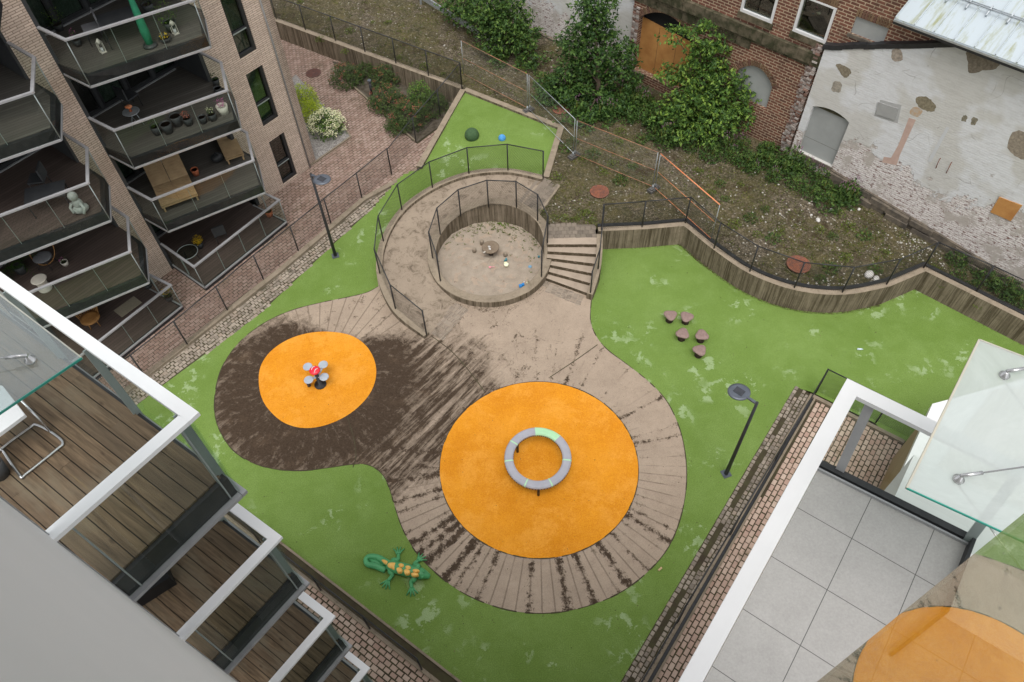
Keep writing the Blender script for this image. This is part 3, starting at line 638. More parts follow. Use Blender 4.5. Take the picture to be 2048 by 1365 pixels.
# left setts + curb
b=MB()
sl_=[P(150,905),P(320,775),P(520,628),P(690,467),P(759,405),P(797,368),P(833,338),P(835,345),CL1,P(728,397,.12),P(560,540,.12),P(300,743,.12),CL0]
b.sheet(sl_,.0); struct('sett_bedding',b,M['joint'])
b=MB(); pavers(b,sl_,50.4,.15,.14,.016,gap=.02,jit=.012,h=.03); struct('sett_strip_by_yard',b,M['sett'])
b=MB(); lcv=[CL0,P(300,743,.12),P(560,540,.12),P(728,397,.12),CL1]; b.sweep(lcv,.2,.13,-.1); struct('yard_curb',b,M['curb'])
# right setts, channel, pavers
UR=U(54.4); NR=U(-35.6)
def RP(u,p,z=0): q=UR*u+NR*p; return Vector((q.x,q.y,z))
u0=(Vector((2.32,4.7,0))).dot(UR)-3; u1=Vector((8.73,13.63,0)).dot(UR)
b=MB(); pavers(b,[RP(u0,-.86),RP(u1,-.84),RP(u1,-.34),RP(u0,-.40)],54.4,.155,.128,.018,gap=.016,jit=.008,h=.035,row_off=.3,
   skip=lambda c:abs(Vector((c.x,c.y,0)).dot(NR)+.66)<.06 and noise.noise(Vector((c.x*.9,c.y*.9,0)))>-.05); struct('sett_strip',b,M['sett'])
b=MB(); b.prism([RP(u0,-.87),RP(u1+.05,-.85),RP(u1+.05,2.9),RP(u0,2.9)],-.1,.002); struct('right_bedding',b,M['joint'])
b=MB(); b.sweep([RP(u0,-.36),RP(u1,-.30)],.07,.09,-.05); b.sweep([RP(u0,-.20),RP(u1,-.14)],.06,.09,-.05); struct('right_curb',b,M['curb'])
b=MB(); b.sweep([RP(u0,-.28),RP(u1,-.22)],.08,.02,-.05); struct('drain_channel',b,M['black'])
b=MB(); pavers(b,[RP(u0,-.17),RP(u1-.12,-.11),RP(u1-.12,2.7),RP(u0,2.7)],54.4,.22,.145,.012,gap=.013,jit=.004,h=.03); struct('right_paving',b,M['paver_r'])
b=MB(); b.sweep([RP(u1-.05,-.25),RP(u1-.05,2.7)],.12,.1,-.05); struct('cross_curb',b,M['curb'])
# own-side pavers + curb
bc0,bc1=Vector((-9.5,9.75,0)),Vector((-1.2,3.87,0)); bcd=(bc1-bc0).normalized(); bcn=Vector((-bcd.y,bcd.x,0))
b=MB(); b.sweep([bc0,bc1],.10,.1,-.1); b.sweep([bc0+bcn*.34,bc1+bcn*.34],.06,.06,-.1); struct('near_curb',b,M['curb'])
b=MB(); b.sweep([bc0+bcn*.18,bc1+bcn*.18],.26,.012,-.1); struct('near_dirt_strip',b,M['joint'])
b=MB(); pavers(b,[bc0-bcn*.06,bc1-bcn*.06,bc1-bcn*3.5,bc0-bcn*3.5],-35.3,.21,.145,.01,gap=.018,jit=.005,h=.03); struct('near_paving',b,M['paver_r'])
b=MB(); b.prism([bc0-bcn*.02,bc1-bcn*.02,bc1-bcn*3.6,bc0-bcn*3.6],-.1,.0); struct('near_bedding',b,M['joint'])
# planting beds
b=MB(); b.sheet(BED,.03); struct('planting_bed_soil',b,mat('bed_soil',(.10,.085,.065),(.045,.035,.022),5,.95,bump=.8,bscale=30,fine=.3))
b=MB(); b.sweep([P(698,166,.05),P(832,284,.05)],.07,.09,-.05); struct('bed_edging',b,M['curb'])
gb=[FP(7.6,-.1,0),P(702,274,0),P(592,150,0),FP(7.6,-4.5,0)]
b=MB(); b.sheet(gb,.025); struct('gravel_bed',b,M['bedgravel'])
b=MB(); b.sweep([P(620,332,.03),P(702,274,.03),P(668,226,.03)],.06,.07,-.02); struct('gravel_bed_edging',b,M['curb'])
# ------------------------------------------------------------------ concrete walls, ramp, sandbox, stairs
def wall(name,label,pts,wd,zt,zb,side=0,m='concrete'):
    b=MB(); b.sweep(pts,wd,zt,zb,side); return tag(b.build(name,M[m]),label,'wall')
bw=[P(480,12,UP),P(556,43,UP),P(700,96,UP),P(924,177,UP)]
bw[0]=P(556,43,UP)+(P(556,43,UP)-P(924,177,UP)).normalized()*8
wall('retaining_wall','long stained concrete retaining wall between brick yard and gravel lot, fence on top',bw,.26,UP+.06,-.1)
wall('retaining_wall','low concrete border wall along the top edge of the raised green triangle',[P(930,180,UP),P(1122,256,UP),P(1092,356,UP)],.24,UP+.05,0)
hw=[P(838,334,.5),P(882,257,.8),P(926,181,UP)]
wall('retaining_wall','sloping concrete wall between the flower bed and the raised green area',hw,.24,[.52,.84,UP+.055],-.1)
rw=[P(1196,459,UP),P(1290,455,UP),P(1369,450,UP)]+retc[2:]+[P(2048,637,UP),P(2048,637,UP)+(P(2048,637,UP)-P(1848,537,UP)).normalized()*3]
rw[rw.index(retc[2])-1]=P(1370,448,UP)
wall('retaining_wall','curved concrete retaining wall with dark run-off streaks behind the stump steps',rw,.26,UP+.06,-.1,-.12)
b=MB(); b.sweep([q+Vector((0,.02,0)) for q in rw],.14,UP+.10,UP-.2,.75); tag(b.build('root_barrier',M['black']),'black plastic membrane edge showing behind the curved retaining wall','membrane')
opx=[(1086,355),(1016,341),(938,347),(865,375),(804,420),(767,482),(760,547),(791,618),(853,669)]
ozt=[UP+.12,UP+.08,.84,.72,.60,.48,.37,.27,.16]
och=crom([P(u,v,z) for (u,v),z in zip(opx,ozt)],6); ozs=[q.z for q in och]
SC=Vector((-1.28,19.5,0))
def rimz(a):   # a in degrees -180..180
    k=[(-180,.50),(-160,.38),(-145,.30),(-50,.30),(-22,.42),(0,.72),(25,.97),(60,.99),(90,.97),(120,.80),(150,.64),(180,.50)]
    for (a0,z0),(a1,z1) in zip(k,k[1:]):
        if a0<=a<=a1: return z0+(z1-z0)*(a-a0)/(a1-a0)
    return .3
t=thing('curved_ramp','curved concrete ramp climbing around the round sandpit between two low walls','ramp',(SC.x,SC.y,0))
b=MB(); b.sweep(och,.24,[z for z in ozs],[-.1]*len(och),.0); b.build('outer_wall',M['concrete'],t)
b=MB(); no=len(och); vs=[];
for i,q in enumerate(och):
    a=math.atan2(q.y-SC.y,q.x-SC.x); inn=SC+Vector((math.cos(a),math.sin(a),0))*2.2
    z=max(.01,ozs[i]-.13)
    if i>=no-3: z=.012
    vs+=[(inn.x,inn.y,z),(q.x,q.y,z)]
for i in range(no-1): b.f.append([2*i,2*i+1,2*i+3,2*i+2])
b.v=vs; b.build('walkway',M['ramp'],t)
# sandpit
t=thing('sandpit','round concrete sandpit with a high back wall and sand floor','sandpit',(SC.x,SC.y,0))
b=MB(); ring=[]; nn=96
vs=[];fs=[]
for k in range(nn):
    a=-180+360*k/nn; d=U(a); z=rimz(a)
    for r,zz in ((2.0,-.12),(2.32,-.1),(2.32,z-.02),(2.30,z),(2.02,z),(2.0,z-.02)): q=SC+d*r; vs.append((q.x,q.y,zz))
for k in range(nn):
    o=k*6;p=((k+1)%nn)*6
    for e in range(6): fs.append((o+e,p+e,p+(e+1)%6,o+(e+1)%6))
b.add(vs,fs); b.build('rim_wall',M['concrete'],t)
b=MB(); vs=[];fs=[]; RN,AN=22,72
for i in range(RN+1):
    for k in range(AN):
        r=2.03*i/RN; a=2*math.pi*k/AN; x=SC.x+r*math.cos(a);y=SC.y+r*math.sin(a)
        z=.02+.05*noise.noise(Vector((x*3,y*3,1)))+.06*noise.noise(Vector((x*8,y*8,5)))+.02*noise.noise(Vector((x*20,y*20,9)))
        vs.append((x,y,z))
for i in range(RN):
    for k in range(AN): fs.append((i*AN+k,(i+1)*AN+k,(i+1)*AN+(k+1)%AN,i*AN+(k+1)%AN))
b.add(vs,fs,True); b.build('sand',M['sand'],t)
def C1(x,y): return (1060+x*.1465,420+y*.1465)
# moss on the sand at the back
def tuft(mb,c,r,h,n,size=.03):
    for i in range(n):
        a=rnd.uniform(0,6.28); q=r*math.sqrt(rnd.random()); x=c.x+q*math.cos(a); y=c.y+q*math.sin(a); z=c.z
        a2=rnd.uniform(0,6.28); dx,dy=math.cos(a2)*size*.5,math.sin(a2)*size*.5; lean=Vector((rnd.uniform(-1,1),rnd.uniform(-1,1),0))*h*.6
        hh=h*rnd.uniform(.4,1)
        mb.add([(x-dx,y-dy,z),(x+dx,y+dy,z),(x+lean.x,y+lean.y,z+hh)],[(0,1,2)])
b=MB()
for k in range(240):
    a=rnd.gauss(80,42); r=2.0-abs(rnd.gauss(0,.35)); q=SC+U(a)*r; tuft(b,Vector((q.x,q.y,.03)),.06,.05,5,.04)
tag(b.build('moss',M['leaf_weed2']),'yellow green moss growing on the sand along the back wall of the sandpit','moss',kind='stuff')
# stairs
ed=[((270,380),(895,378),UP),((285,472),(905,472),UP),((285,570),(895,605),.75),((272,660),(870,735),.60),((258,748),(840,865),.45),((240,840),(820,1000),.30),((215,930),(775,1135),.15)]
t=thing('concrete_stairs','concrete stairs of winding steps between sandpit and green area','stairs',P(1140,530,0))
prev=None
for i,(l,r_,z) in enumerate(ed):
    L=P(*C1(*l),z); Rr=P(*C1(*r_),z)
    d=(Rr-L).normalized(); L=L-d*.12; Rr=Rr+d*.12
    if prev is not None:
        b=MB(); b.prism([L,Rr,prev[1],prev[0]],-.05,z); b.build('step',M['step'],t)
    prev=(L,Rr)
sw=[((900,270),UP+.05),((950,330),UP+.05),((953,450),UP+.03),((945,600),.90),((930,750),.75),((895,900),.55),((850,1050),.40),((815,1150),.30)]
swp=crom([P(*C1(*q),z) for q,z in sw[1:]],4)
b=MB(); b.sweep(swp,.22,[q.z for q in swp],-.1); b.build('side_wall',M['concrete'],t)
b=MB(); lp=[P(*C1(*q),UP) for q in [(235,200),(890,200),(900,378),(265,380)]]; pavers(b,lp,1,.2,.2,UP+.012,gap=.012,h=.03); b.prism(lp,UP-.4,UP-.004)
tag(b.build('stair_landing',M['landing']),kind='structure')
b=MB(); lp=[P(1093,361,UP),P(1119,371,UP),P(1076,429,UP),P(1046,417,UP)]; pavers(b,lp,54,.2,.2,UP+.008,gap=.012,h=.03); b.prism([P(1082,348,UP),P(1119,371,UP),P(1076,431,UP),P(1030,411,UP)],UP-.5,UP-.012)
tag(b.build('ramp_landing',M['landing']),kind='structure')
b=MB(); b.sweep([P(1119,372,UP),P(1075,432,UP)],.08,UP+.03,UP-.2); tag(b.build('landing_edging',M['curb']),kind='structure')
# tactile / slot paving at stair foot and ramp foot
b=MB(); tp=[P(*C1(*q)) for q in [(200,970),(760,1190),(690,1320),(190,1110)]]
pavers(b,tp,-24,.2,.045,.022,gap=.018,jit=.002,h=.015,row_off=0); tag(b.build('ribbed_paving_by_stairs',M['sett']),kind='structure')
b=MB(); tp=[P(906,608),P(935,622),P(886,682),P(862,668)]; pavers(b,tp,53,.2,.045,.022,gap=.018,jit=.002,h=.015,row_off=0); tag(b.build('ribbed_paving_by_ramp',M['sett']),kind='structure')
# ------------------------------------------------------------------ fences
def fence(label,bases,h=1.28,rail=True,skipposts=(),mesh=True,loc=None):
    t=thing('chain_link_fence',label,'fence',bases[0],'black chain link fences round the playground')
    for i,q in enumerate(bases):
        if i in skipposts: continue
        b=MB(); b.tube([q-Vector((0,0,.05)),q+Vector((0,0,h))],.026,8); b.build('post',M['black'],t)
    b=MB()
    for p,q in zip(bases,bases[1:]): b.tube([p+Vector((0,0,h-.01)),q+Vector((0,0,h-.01))],.02,6)
    b.build('top_rail',M['black'],t)
    b=MB(); us=[]
    for p,q in zip(bases,bases[1:]): b.quad(p+Vector((0,0,.04)),q+Vector((0,0,.04)),q+Vector((0,0,h)),p+Vector((0,0,h)))
    o=b.build('wire_mesh',M['wire'],t,uv=True); return t
def PX(l,z): return [P(u,v,z if not isinstance(z,list) else z[i]) for i,(u,v) in enumerate(l)]
fl=PX([(205,822),(292.5,755.5),(374.6,689),(455,621),(527,559),(597,502),(662,447),(724,396),(783,347)],.12)
fence('chain link fence along the curb between brick yard and green surface',fl)
fence('chain link fence on the sloping wall beside the flower bed',PX([(783,347),(832,284),(880,229),(924,176)],[.12,.45,.7,UP+.06]),1.22)
bl=PX([(611,60),(671,82),(730,104),(792,127),(857,151.5),(924,176)],UP+.06); dd=(bl[0]-bl[1])
fence('long chain link fence on the retaining wall between yard and gravel lot',[bl[0]+dd*2,bl[0]+dd]+bl,1.25)
och_b=[(1086,355),(1016,341),(938,347.5),(865,375.5),(804,420),(767,482.5),(760,547),(791,617.5),(853,668.5)]
fence('outer chain link fence on the curved ramp wall beside the green slope',PX(och_b,ozt))
inb=[((880.5,560),-160),((865,514),168),((880.5,467),140),((921.5,430.7),116),((977,412.5),94),((1033,415),74),((1075,441),53),((1095,484),29),((1083,551.5),-18)]
fence('inner chain link fence on the sandpit rim wall',[P(u,v,rimz(a)) for (u,v),a in inb])
fence('short chain link fence on the wall beside the stairs',PX([(1204,459),(1196,540),(1181,585)],[UP+.06,.62,.33]),1.1)
rb=PX([(1203,460),(1284,454),(1370.5,446),(1428,497),(1499.6,543),(1588.6,575.6),(1684.5,585),(1773,569),(1847,536),(1952.4,583),(2066,638)],UP+.06)
fence('chain link fence on top of the curved retaining wall',rb,1.26)
fence('chain link fence between the near paving and the green surface',[bc0+bcn*.02,bc0+bcd*2.2,bc0+bcd*4.6,bc0+bcd*6.4,bc0+bcd*8.2],1.15)
fr_=[RP(u0-1,-.42,.02)]+[RP(Vector((9.33,13.4,0)).dot(UR)-k*3.0,-.21-.06*k,.02) for k in (3,2,1,0)]
fence('chain link fence over the drain channel beside the cobble setts',fr_,1.3)
f2=Vector((9.33,13.40,.1)); fence('chain link fence turning the corner across the right paving',[f2,Vector((10.92,12.25,.1)),Vector((12.55,11.05,.1))],1.25)
# ------------------------------------------------------------------ construction fence
def heras(a,bb,label,orange,h=1.75,bright=False):
    t=thing('temporary_fence_panel',label,'fence panel',a,'temporary fence panels on the gravel lot')
    up=Vector((0,0,h)); lo=Vector((0,0,.12)); d=(bb-a).normalized()*.06
    b=MB(); b.tube([a+d+lo,a+d+up],.015,6); b.build('side_tube',M['galv'],t); b=MB(); b.tube([bb-d+lo,bb-d+up],.015,6); b.build('side_tube',M['galv'],t)
    m1=(M['orange_band'] if bright else M['orange_dull']) if orange else M['galv']
    b=MB(); b.tube([a+d+up,bb-d+up],.022 if bright else .012,6); b.build('top_tube',m1,t)
    b=MB(); b.tube([a+d+lo,bb-d+lo],.011,6); b.build('bottom_tube',m1,t)
    b=MB(); b.tube([a+d+Vector((0,0,h*.52)),bb-d+Vector((0,0,h*.52))],.010,6); b.build('middle_tube',m1,t)
    b=MB(); b.quad(a+d+lo,bb-d+lo,bb-d+up,a+d+up); b.build('mesh_infill',M['heras'],t,uv=True)
    return t
gz=UP
hA=P(912,163,gz)+Vector((.3,.4,0)); hB=P(1057,222,gz); hC=P(1148,313,gz); hD=P(1307,379,gz); hE=P(1423,484,gz)
heras(hA,hB,'orange rusty fence panel behind the raised green triangle',True)
heras(hB,hC,'bare galvanised fence panel crossing the corner of the green triangle',False)
heras(hC,hD,'orange fence panel across the gravel beside the yellow weeds',True)
heras(hD,hE,'fence panel with bright orange top tube meeting the curved wall fence',True,bright=True)
foot=None
for i,(q,lb) in enumerate([(hB,'grey concrete fence foot behind the green triangle'),(hC,'grey concrete fence foot nearest the corner of the green triangle'),(hD,'grey concrete fence foot between two orange fence panels')]):
    t=thing('fence_foot',lb,'fence foot',(q.x,q.y,UP-.02),'concrete feet of the fence panels',R(40))
    b=MB(); b.box((0,0,0),.5,.24,.09); b.box((0,0,.09),.40,.16,.05); b.build('block',mat('foot_grey%d'%i,(.10,.095,.09),(.07,.065,.06),6,.8),t,local=True)
    b=MB(); b.tube([(-.06,0,.1),(-.06,0,.26)],.035,8); b.tube([(.06,0,.1),(.06,0,.26)],.035,8); b.build('socket',M['galv'],t,local=True)
# ------------------------------------------------------------------ manholes
def manhole(q,r,lb,m):
    t=thing('manhole_cover',lb,'manhole',q,'round iron manhole covers')
    b=MB(); b.lathe(q,[(r,0),(r,.03),(r*.86,.032),(r*.85,.02)],32); b.build('ring_frame',m,t)
    b=MB(); b.lathe(q,[(r*.84,.0),(r*.84,.026)],32)
    for k,rr in enumerate((.74,.58,.42,.26)):
        nb=int(26*rr)+4
        for j in range(nb):
            a0=2*math.pi*j/nb; pts=[q+Vector((math.cos(a0+e*.7*2*math.pi/nb)*rr*r,math.sin(a0+e*.7*2*math.pi/nb)*rr*r,.028)) for e in (0,.5,1)]
            b.sweep(pts,.035,q.z+.038,q.z+.02)
    b.build('lid',m,t)
manhole(P(1121,219,UP)+Vector((0,0,-.0)),.36,'rusty manhole cover beyond the corner of the green triangle',M['rust'])
manhole(P(1199,384,UP),.37,'rusty manhole cover in the gravel above the stairs',M['rust'])
manhole(P(1597,529.5,UP),.42,'rusty manhole cover close behind the curved retaining wall',M['rust'])
manhole(P(627,147,.0),.36,'dark manhole cover in the red brick yard',M['redbrownrust'])
# ------------------------------------------------------------------ lamps
def lamp(base,head,armstart,lb):
    t=thing('street_lamp',lb,'lamp',base,'grey courtyard lamps')
    b=MB(); b.tube([base,base+Vector((0,0,1.2)),base+Vector((0,0,4.0))],[.065,.055,.04],10); b.build('pole',M['black'],t)
    b=MB(); b.box(base,.26,.26,.02,20); 
    for a in (0,90,180,270): b.lathe(base+U(a+65)*.13,[(.015,.02),(.015,.05)],6)
    b.build('base_plate',M['grey_lamp'],t)
    tp=base+Vector((0,0,3.95)); hd=(head-tp); hd.z=0; L=hd.length; hd.normalize()
    b=MB(); b.beam(tp,tp+hd*(L-.25),.07,.05); b.build('arm',M['grey_lamp'],t)
    c=tp+hd*L; b=MB(); a=math.atan2(hd.y,hd.x)
    b.lathe(c-Vector((0,0,.04)),[(.27,0),(.3,.02),(.3,.045),(.24,.06)],28,a,1,.88); o=b.build('lamp_head',M['grey_lamp'],t)
    b=MB(); b.box(c+Vector((0,0,.022)),.26,.2,.012,math.degrees(a)); b.build('solar_panel',M['lamp_glass'],o)
lamp(P(671,512),P(643,357,4.0),None,'grey lamp post on the green strip by the brick yard')
lamp(P(1452,948),P(1479,782,4.0),None,'grey lamp post on the green surface by the cobble setts')
# ------------------------------------------------------------------ play things
M['cro_g']=mat('crocodile_green',(.075,.31,.125),(.05,.24,.09),3,.45,bump=.2,bscale=12)
M['cro_y']=mat('crocodile_yellow',(.76,.47,.13),(.66,.36,.07),8,.5,bump=.2)
def CR(x,y,z=.15): return P(710+x*.0879,1080+y*.0879,z)
t=thing('toy_crocodile','green rubber crocodile with orange back plates lying on the green surface','crocodile',CR(1100,650,0))
b=MB()
tail=crom([CR(900,600,.17),CR(720,520,.14),CR(560,420,.12),CR(400,378,.12),CR(280,400,.12),CR(245,470,.12),CR(300,560,.12),CR(480,600,.11),CR(700,690,.08)],5)
nT=len(tail); b.tube(tail,[.12-.07*(i/nT)**.6 if i<nT*.5 else .06+.035*min(1,(i/nT-.5)*3) for i in range(nT)],10)
body=crom([CR(760,580,.16),CR(900,620,.19),CR(1080,665,.21),CR(1260,710,.21),CR(1420,750,.19),CR(1500,770,.17)],5); nb=len(body)
b.tube(body,[.10+.075*math.sin(math.pi*min(1,(i/nb)*.9+.12)) for i in range(nb)],14)
hd=crom([CR(1470,762,.17),CR(1560,785,.18),CR(1640,815,.14),CR(1700,840,.11)],4); b.tube(hd,[.15,.165,.165,.15,.14,.125,.115,.105,.095,.085,.08,.07,.045][:len(hd)],12)
b.tube([CR(330,450,.06),CR(480,520,.06),CR(640,610,.06)],[.07,.1,.08],8)
for k in ((1570,735),(1530,845)): b.ball(CR(*k,.32),.04,.04,.04)
body_o=b.build('body',M['cro_g'],t)
for s,(hip,knee,foot,fd) in enumerate([((900,560),(870,470),(985,330),(.3,1)),((1380,690),(1440,610),(1440,470),(.4,1)),((850,660),(800,720),(760,930),(-.1,-1)),((1360,860),(1320,920),(1290,1090),(0,-1))]):
    b=MB(); kn2=((knee[0]+foot[0])/2+(20 if s in(0,1) else 25),(knee[1]+foot[1])/2)
    if s==0: kn2=(975,450)
    if s==1: kn2=(1350,560)
    if s==2: kn2=(850,790)
    if s==3: kn2=(1280,960)
    leg=crom([CR(*hip,.15),CR(*knee,.14),CR(*kn2,.12),CR(*foot,.07)],4); b.tube(leg,[.09,.095,.09,.085,.08,.075,.07,.066,.06,.056,.052,.05,.048][:len(leg)],10)
    f=CR(*foot,.06); 
    base=(CR(*foot,.06)-CR(*kn2,.06)); base.z=0; base.normalize(); a0=math.degrees(math.atan2(base.y,base.x))
    for k in range(4):
        e=f+U(a0-42+28*k)*.24; b.tube([f-U(a0)*.05,(f+e)/2+Vector((0,0,.015)),e-Vector((0,0,.04))],[.035,.024,.015],6)
    b.build('leg',M['cro_g'],t)
def plate(pts,z=.40):
    b=MB(); q=crom([CR(x,y,z-.035) for x,y in pts],4,True); c=sum(q,Vector())/len(q)
    vs=[(p.x,p.y,p.z-.10) for p in q]+[(p.x,p.y,p.z) for p in q]+[((p.x-c.x)*.7+c.x,(p.y-c.y)*.7+c.y,p.z+.03) for p in q]; n=len(q)
    fs=[(i,(i+1)%n,n+(i+1)%n,n+i) for i in range(n)]+[(n+i,n+(i+1)%n,2*n+(i+1)%n,2*n+i) for i in range(n)]+[list(range(2*n,3*n))]
    b.add(vs,fs,True); b.build('back_plate',M['cro_y'],t)
plate([(605,455),(690,460),(750,510),(720,560),(650,520)],.30); plate([(760,530),(860,515),(945,540),(900,680),(820,650),(740,600)],.36)
for c in [(1050,580,55,40),(1205,630,55,38),(1385,700,70,32),(1010,685,62,50),(1180,725,65,50),(1355,785,78,35)]:
    c=(c[0],c[1],c[2]*1.08,c[3]*1.18); plate([(c[0]-c[2],c[1]-c[3]*.5),(c[0],c[1]-c[3]),(c[0]+c[2],c[1]-c[3]*.3),(c[0]+c[2]*.8,c[1]+c[3]*.8),(c[0]-c[2]*.5,c[1]+c[3])],.43)
# carousel ring
M['ring_grey']=mat('ring_grey_rubber',(.36,.36,.40),(.32,.32,.36),4,.5); M['ring_green']=mat('ring_green_plastic',(.36,.62,.36),(.4,.66,.42),4,.5)
rc=Vector((.31,10.86,0)); RT=.62
t=thing('spinning_ring','grey ring carousel with one pale green section on the large orange circle','carousel',(rc.x,rc.y,0))
def arc(a0,a1,r0,r1,z0,z1,tilt=.055,n=14):
    mb=MB(); vs=[];fs=[]
    for k in range(n+1):
        a=a0+(a1-a0)*k/n; d=U(a); tz=math.sin(R(a))*tilt
        for r,z in ((r0,z0),(r1,z0),(r1,z1-.03),(r1-.04,z1),(r0+.04,z1),(r0,z1-.03)): q=rc+d*r; vs.append((q.x,q.y,z+tz))
    for k in range(n):
        for e in range(6): fs.append((k*6+e,(k+1)*6+e,(k+1)*6+(e+1)%6,k*6+(e+1)%6))
    fs.append(tuple(range(5,-1,-1))); fs.append(tuple(n*6+e for e in range(6))); mb.add(vs,[tuple(reversed(f)) for f in fs]); return mb
cuts=[-66,-7,46,93,146,187,246,294]
for i in range(7):
    a0,a1=cuts[i]+1.3,cuts[i+1]-1.3
    arc(a0,a1,.74,1.0,RT-.09,RT).build('seat_segment',M['ring_green'] if i==2 else M['ring_grey'],t)
    arc(cuts[i]-1.3,cuts[i]+1.3,.735,1.005,RT-.095,RT+.004,n=2).build('joint_strip',M['ring_green'],t)
b=arc(0,359.9,.80,.95,RT-.17,RT-.10,n=60)
for k in range(72):
    a=k*5
    for r in (.745,.995): q=rc+U(a)*r; b.lathe((q.x,q.y,RT-.12+math.sin(R(a))*.055),[(.016,0),(.016,.05)],5)
b.build('under_frame',M['black'],t)
b=MB(); q=rc+U(-90)*.95; b.tube([Vector((q.x,q.y,0)),Vector((q.x,q.y,RT-.1))],.04,8); b.build('support',M['black'],t)
b=MB(); q=rc+U(140)*.8; b.tube([Vector((q.x,q.y,0)),Vector((q.x,q.y,RT-.1))],.04,8); b.build('support',M['black'],t)
# spring figure with four discs
def S1(x,y,z): return P(560+x*.1172,660+y*.1172,z)
M['disc']=mat('pale_blue_grey_disc',(.40,.45,.5),(.34,.38,.44),5,.45); M['redp']=mat('glossy_red',(.75,.03,.05),(.65,.02,.04),3,.3)
M['bluedk']=mat('dark_blue_plastic',(.02,.06,.13),(.015,.05,.1),3,.4)
sp0=S1(595,800,0); ctr=S1(592,690,.85)
t=thing('carousel_seat_toy','small play spinner with red top and four pale round seats on the small orange circle','spinner',(ctr.x,ctr.y,0))
cc=Vector((ctr.x,ctr.y,0))
b=MB(); b.lathe(cc,[(.2,0.012),(.2,.05),(.07,.06),(.06,.75)],14); b.build('stem',M['black'],t)
b=MB(); b.ball(cc+Vector((0,0,.84)),.18,.18,.075,n=20,m=10); b.build('red_top',M['redp'],t)
b=MB()
for dx in (-.055,.055):
    pts=[cc+Vector((dx-.03+.05*math.cos(e),.01+.085*math.sin(e)+dx*-.5,.925-.35*((dx)**2+.0))) for e in (2.9,2.4,1.9,1.4,.9)]
    pts=[cc+Vector((dx+(-.035,-.03,-.01,.02,.05)[k],(-.07,-.02,.03,.06,.07)[k]-dx*.8,.916-.02*abs(k-2)/2)) for k in range(5)]
    b.tube(pts,.014,6)
b.build('white_marks',M['white'],t)
for (x,y) in ((470,625),(735,590),(488,850),(750,800)):
    s=S1(x,y,.55); b=MB(); b.lathe((s.x,s.y,.51),[(.14,0),(.155,.015),(.155,.035),(.14,.045)],20); s_o=b.build('seat',M['disc'],t)
    b=MB(); b.beam(Vector((cc.x,cc.y,.5)),Vector((s.x,s.y,.5)),.09,.02); b.build('seat_arm',M['disc'],t)
b=MB(); b.lathe(S1(500,960,0),[(.06,0.01),(.06,.3)],8); q=S1(640,815,.3); b.tube([cc+Vector((0,0,.5)),Vector((q.x,q.y,.35))],.07,8); b.build('blue_grip',M['bluedk'],t)
# stepping stumps
M['stump']=mat('brown_stump_rubber',(.20,.135,.12),(.25,.17,.15),12,.7,bump=.4,bscale=30)
def S5(x,y,z): return P(1300+x*.0952,600+y*.0952,z)
for (x,y,rt,lb) in [(435,310,.5,'brown rubber stepping stump, far left one of the group of five'),(775,345,2.2,'brown rubber stepping stump, far right one at the back of the group'),(690,695,1.2,'brown rubber stepping stump in the middle of the group'),(1095,730,3.6,'brown rubber stepping stump at the right end of the middle row'),(1050,1045,2.9,'brown rubber stepping stump nearest the lamp post')]:
    q=S5(x,y,.34); t=thing('stepping_stump',lb,'stump',(q.x,q.y,0),'five rubber stepping stumps',rt)
    lob=lambda a:1+.13*math.cos(3*a)
    b=MB(); b.lathe((0,0,0),[(.18,.25),(.215,.29),(.22,.32),(.195,.34),(.1,.343)],30,lob=lob)
    for k in range(3): b.ball((.07*math.cos(k*2.1),.07*math.sin(k*2.1),.343),.022,.022,.008,n=8,m=4)
    b.build('cap',M['stump'],t,local=True)
    b=MB(); b.lathe((0,0,0),[(.13,0),(.08,.1),(.09,.2),(.17,.26)],16); b.build('stem',mat('stump_stem%d'%int(x),(.06,.035,.03),(.05,.03,.025),8,.8),t,local=True)
# domes
M['dome_g']=mat('dark_green_rubber',(.035,.075,.03),(.05,.1,.04),14,.85,bump=.6,bscale=40,detail=6); M['dome_b']=mat('blue_rubber',(.05,.22,.5),(.08,.3,.6),12,.8,bump=.4,bscale=50)
q=P(945,286,.45); b=MB(); b.ball((q.x,q.y,zg(q.x,q.y)+.1),.30,.30,.30,n=28,m=14); tag(b.build('rubber_dome',M['dome_g']),'dark green rubber play dome on the raised green area','dome')
q=P(1004.5,288,.55); b=MB(); b.ball((q.x,q.y,zg(q.x,q.y)+.04),.155,.155,.16,n=24,m=12); tag(b.build('rubber_dome',M['dome_b']),'small blue rubber play dome on the raised green area','dome')
# sandpit furniture & toys
def S4(x,y,z): return P(890+x*.1172,440+y*.1172,z)
q=S4(775,460,.42); t=thing('sandpit_table','round sand-covered play table in the middle of the sandpit','table',(q.x,q.y,0))
M['tabletop']=mat('sandy_tabletop',(.2,.155,.11),(.15,.11,.075),8,.9,bump=.5)
b=MB(); b.lathe((q.x,q.y,0),[(.30,.36),(.325,.37),(.325,.415),(.30,.42)],28); b.build('table_top',M['tabletop'],t)
b=MB(); b.lathe((q.x,q.y,0),[(.09,-.02),(.09,.36)],12); b.build('pedestal',M['bark'],t)
M['stool']=mat('stool_wood',(.26,.21,.155),(.2,.16,.12),15,.85)
for (x,y,lb) in [(625,355,'short wooden post seat behind the sandpit table'),(498,490,'short wooden post seat left of the sandpit table'),(1030,560,'short wooden post seat right of the sandpit table')]:
    q=S4(x,y,.2); b=MB(); b.lathe((q.x,q.y,0),[(.075,-.02),(.075,.19),(.06,.205)],14); tag(b.build('post_seat',M['stool']),lb,'stool','wooden post seats in the sandpit')
def toy(name,lb,cat,q,fn,m):
    b=MB(); fn(b,q); tag(b.build(name,m),lb,cat)
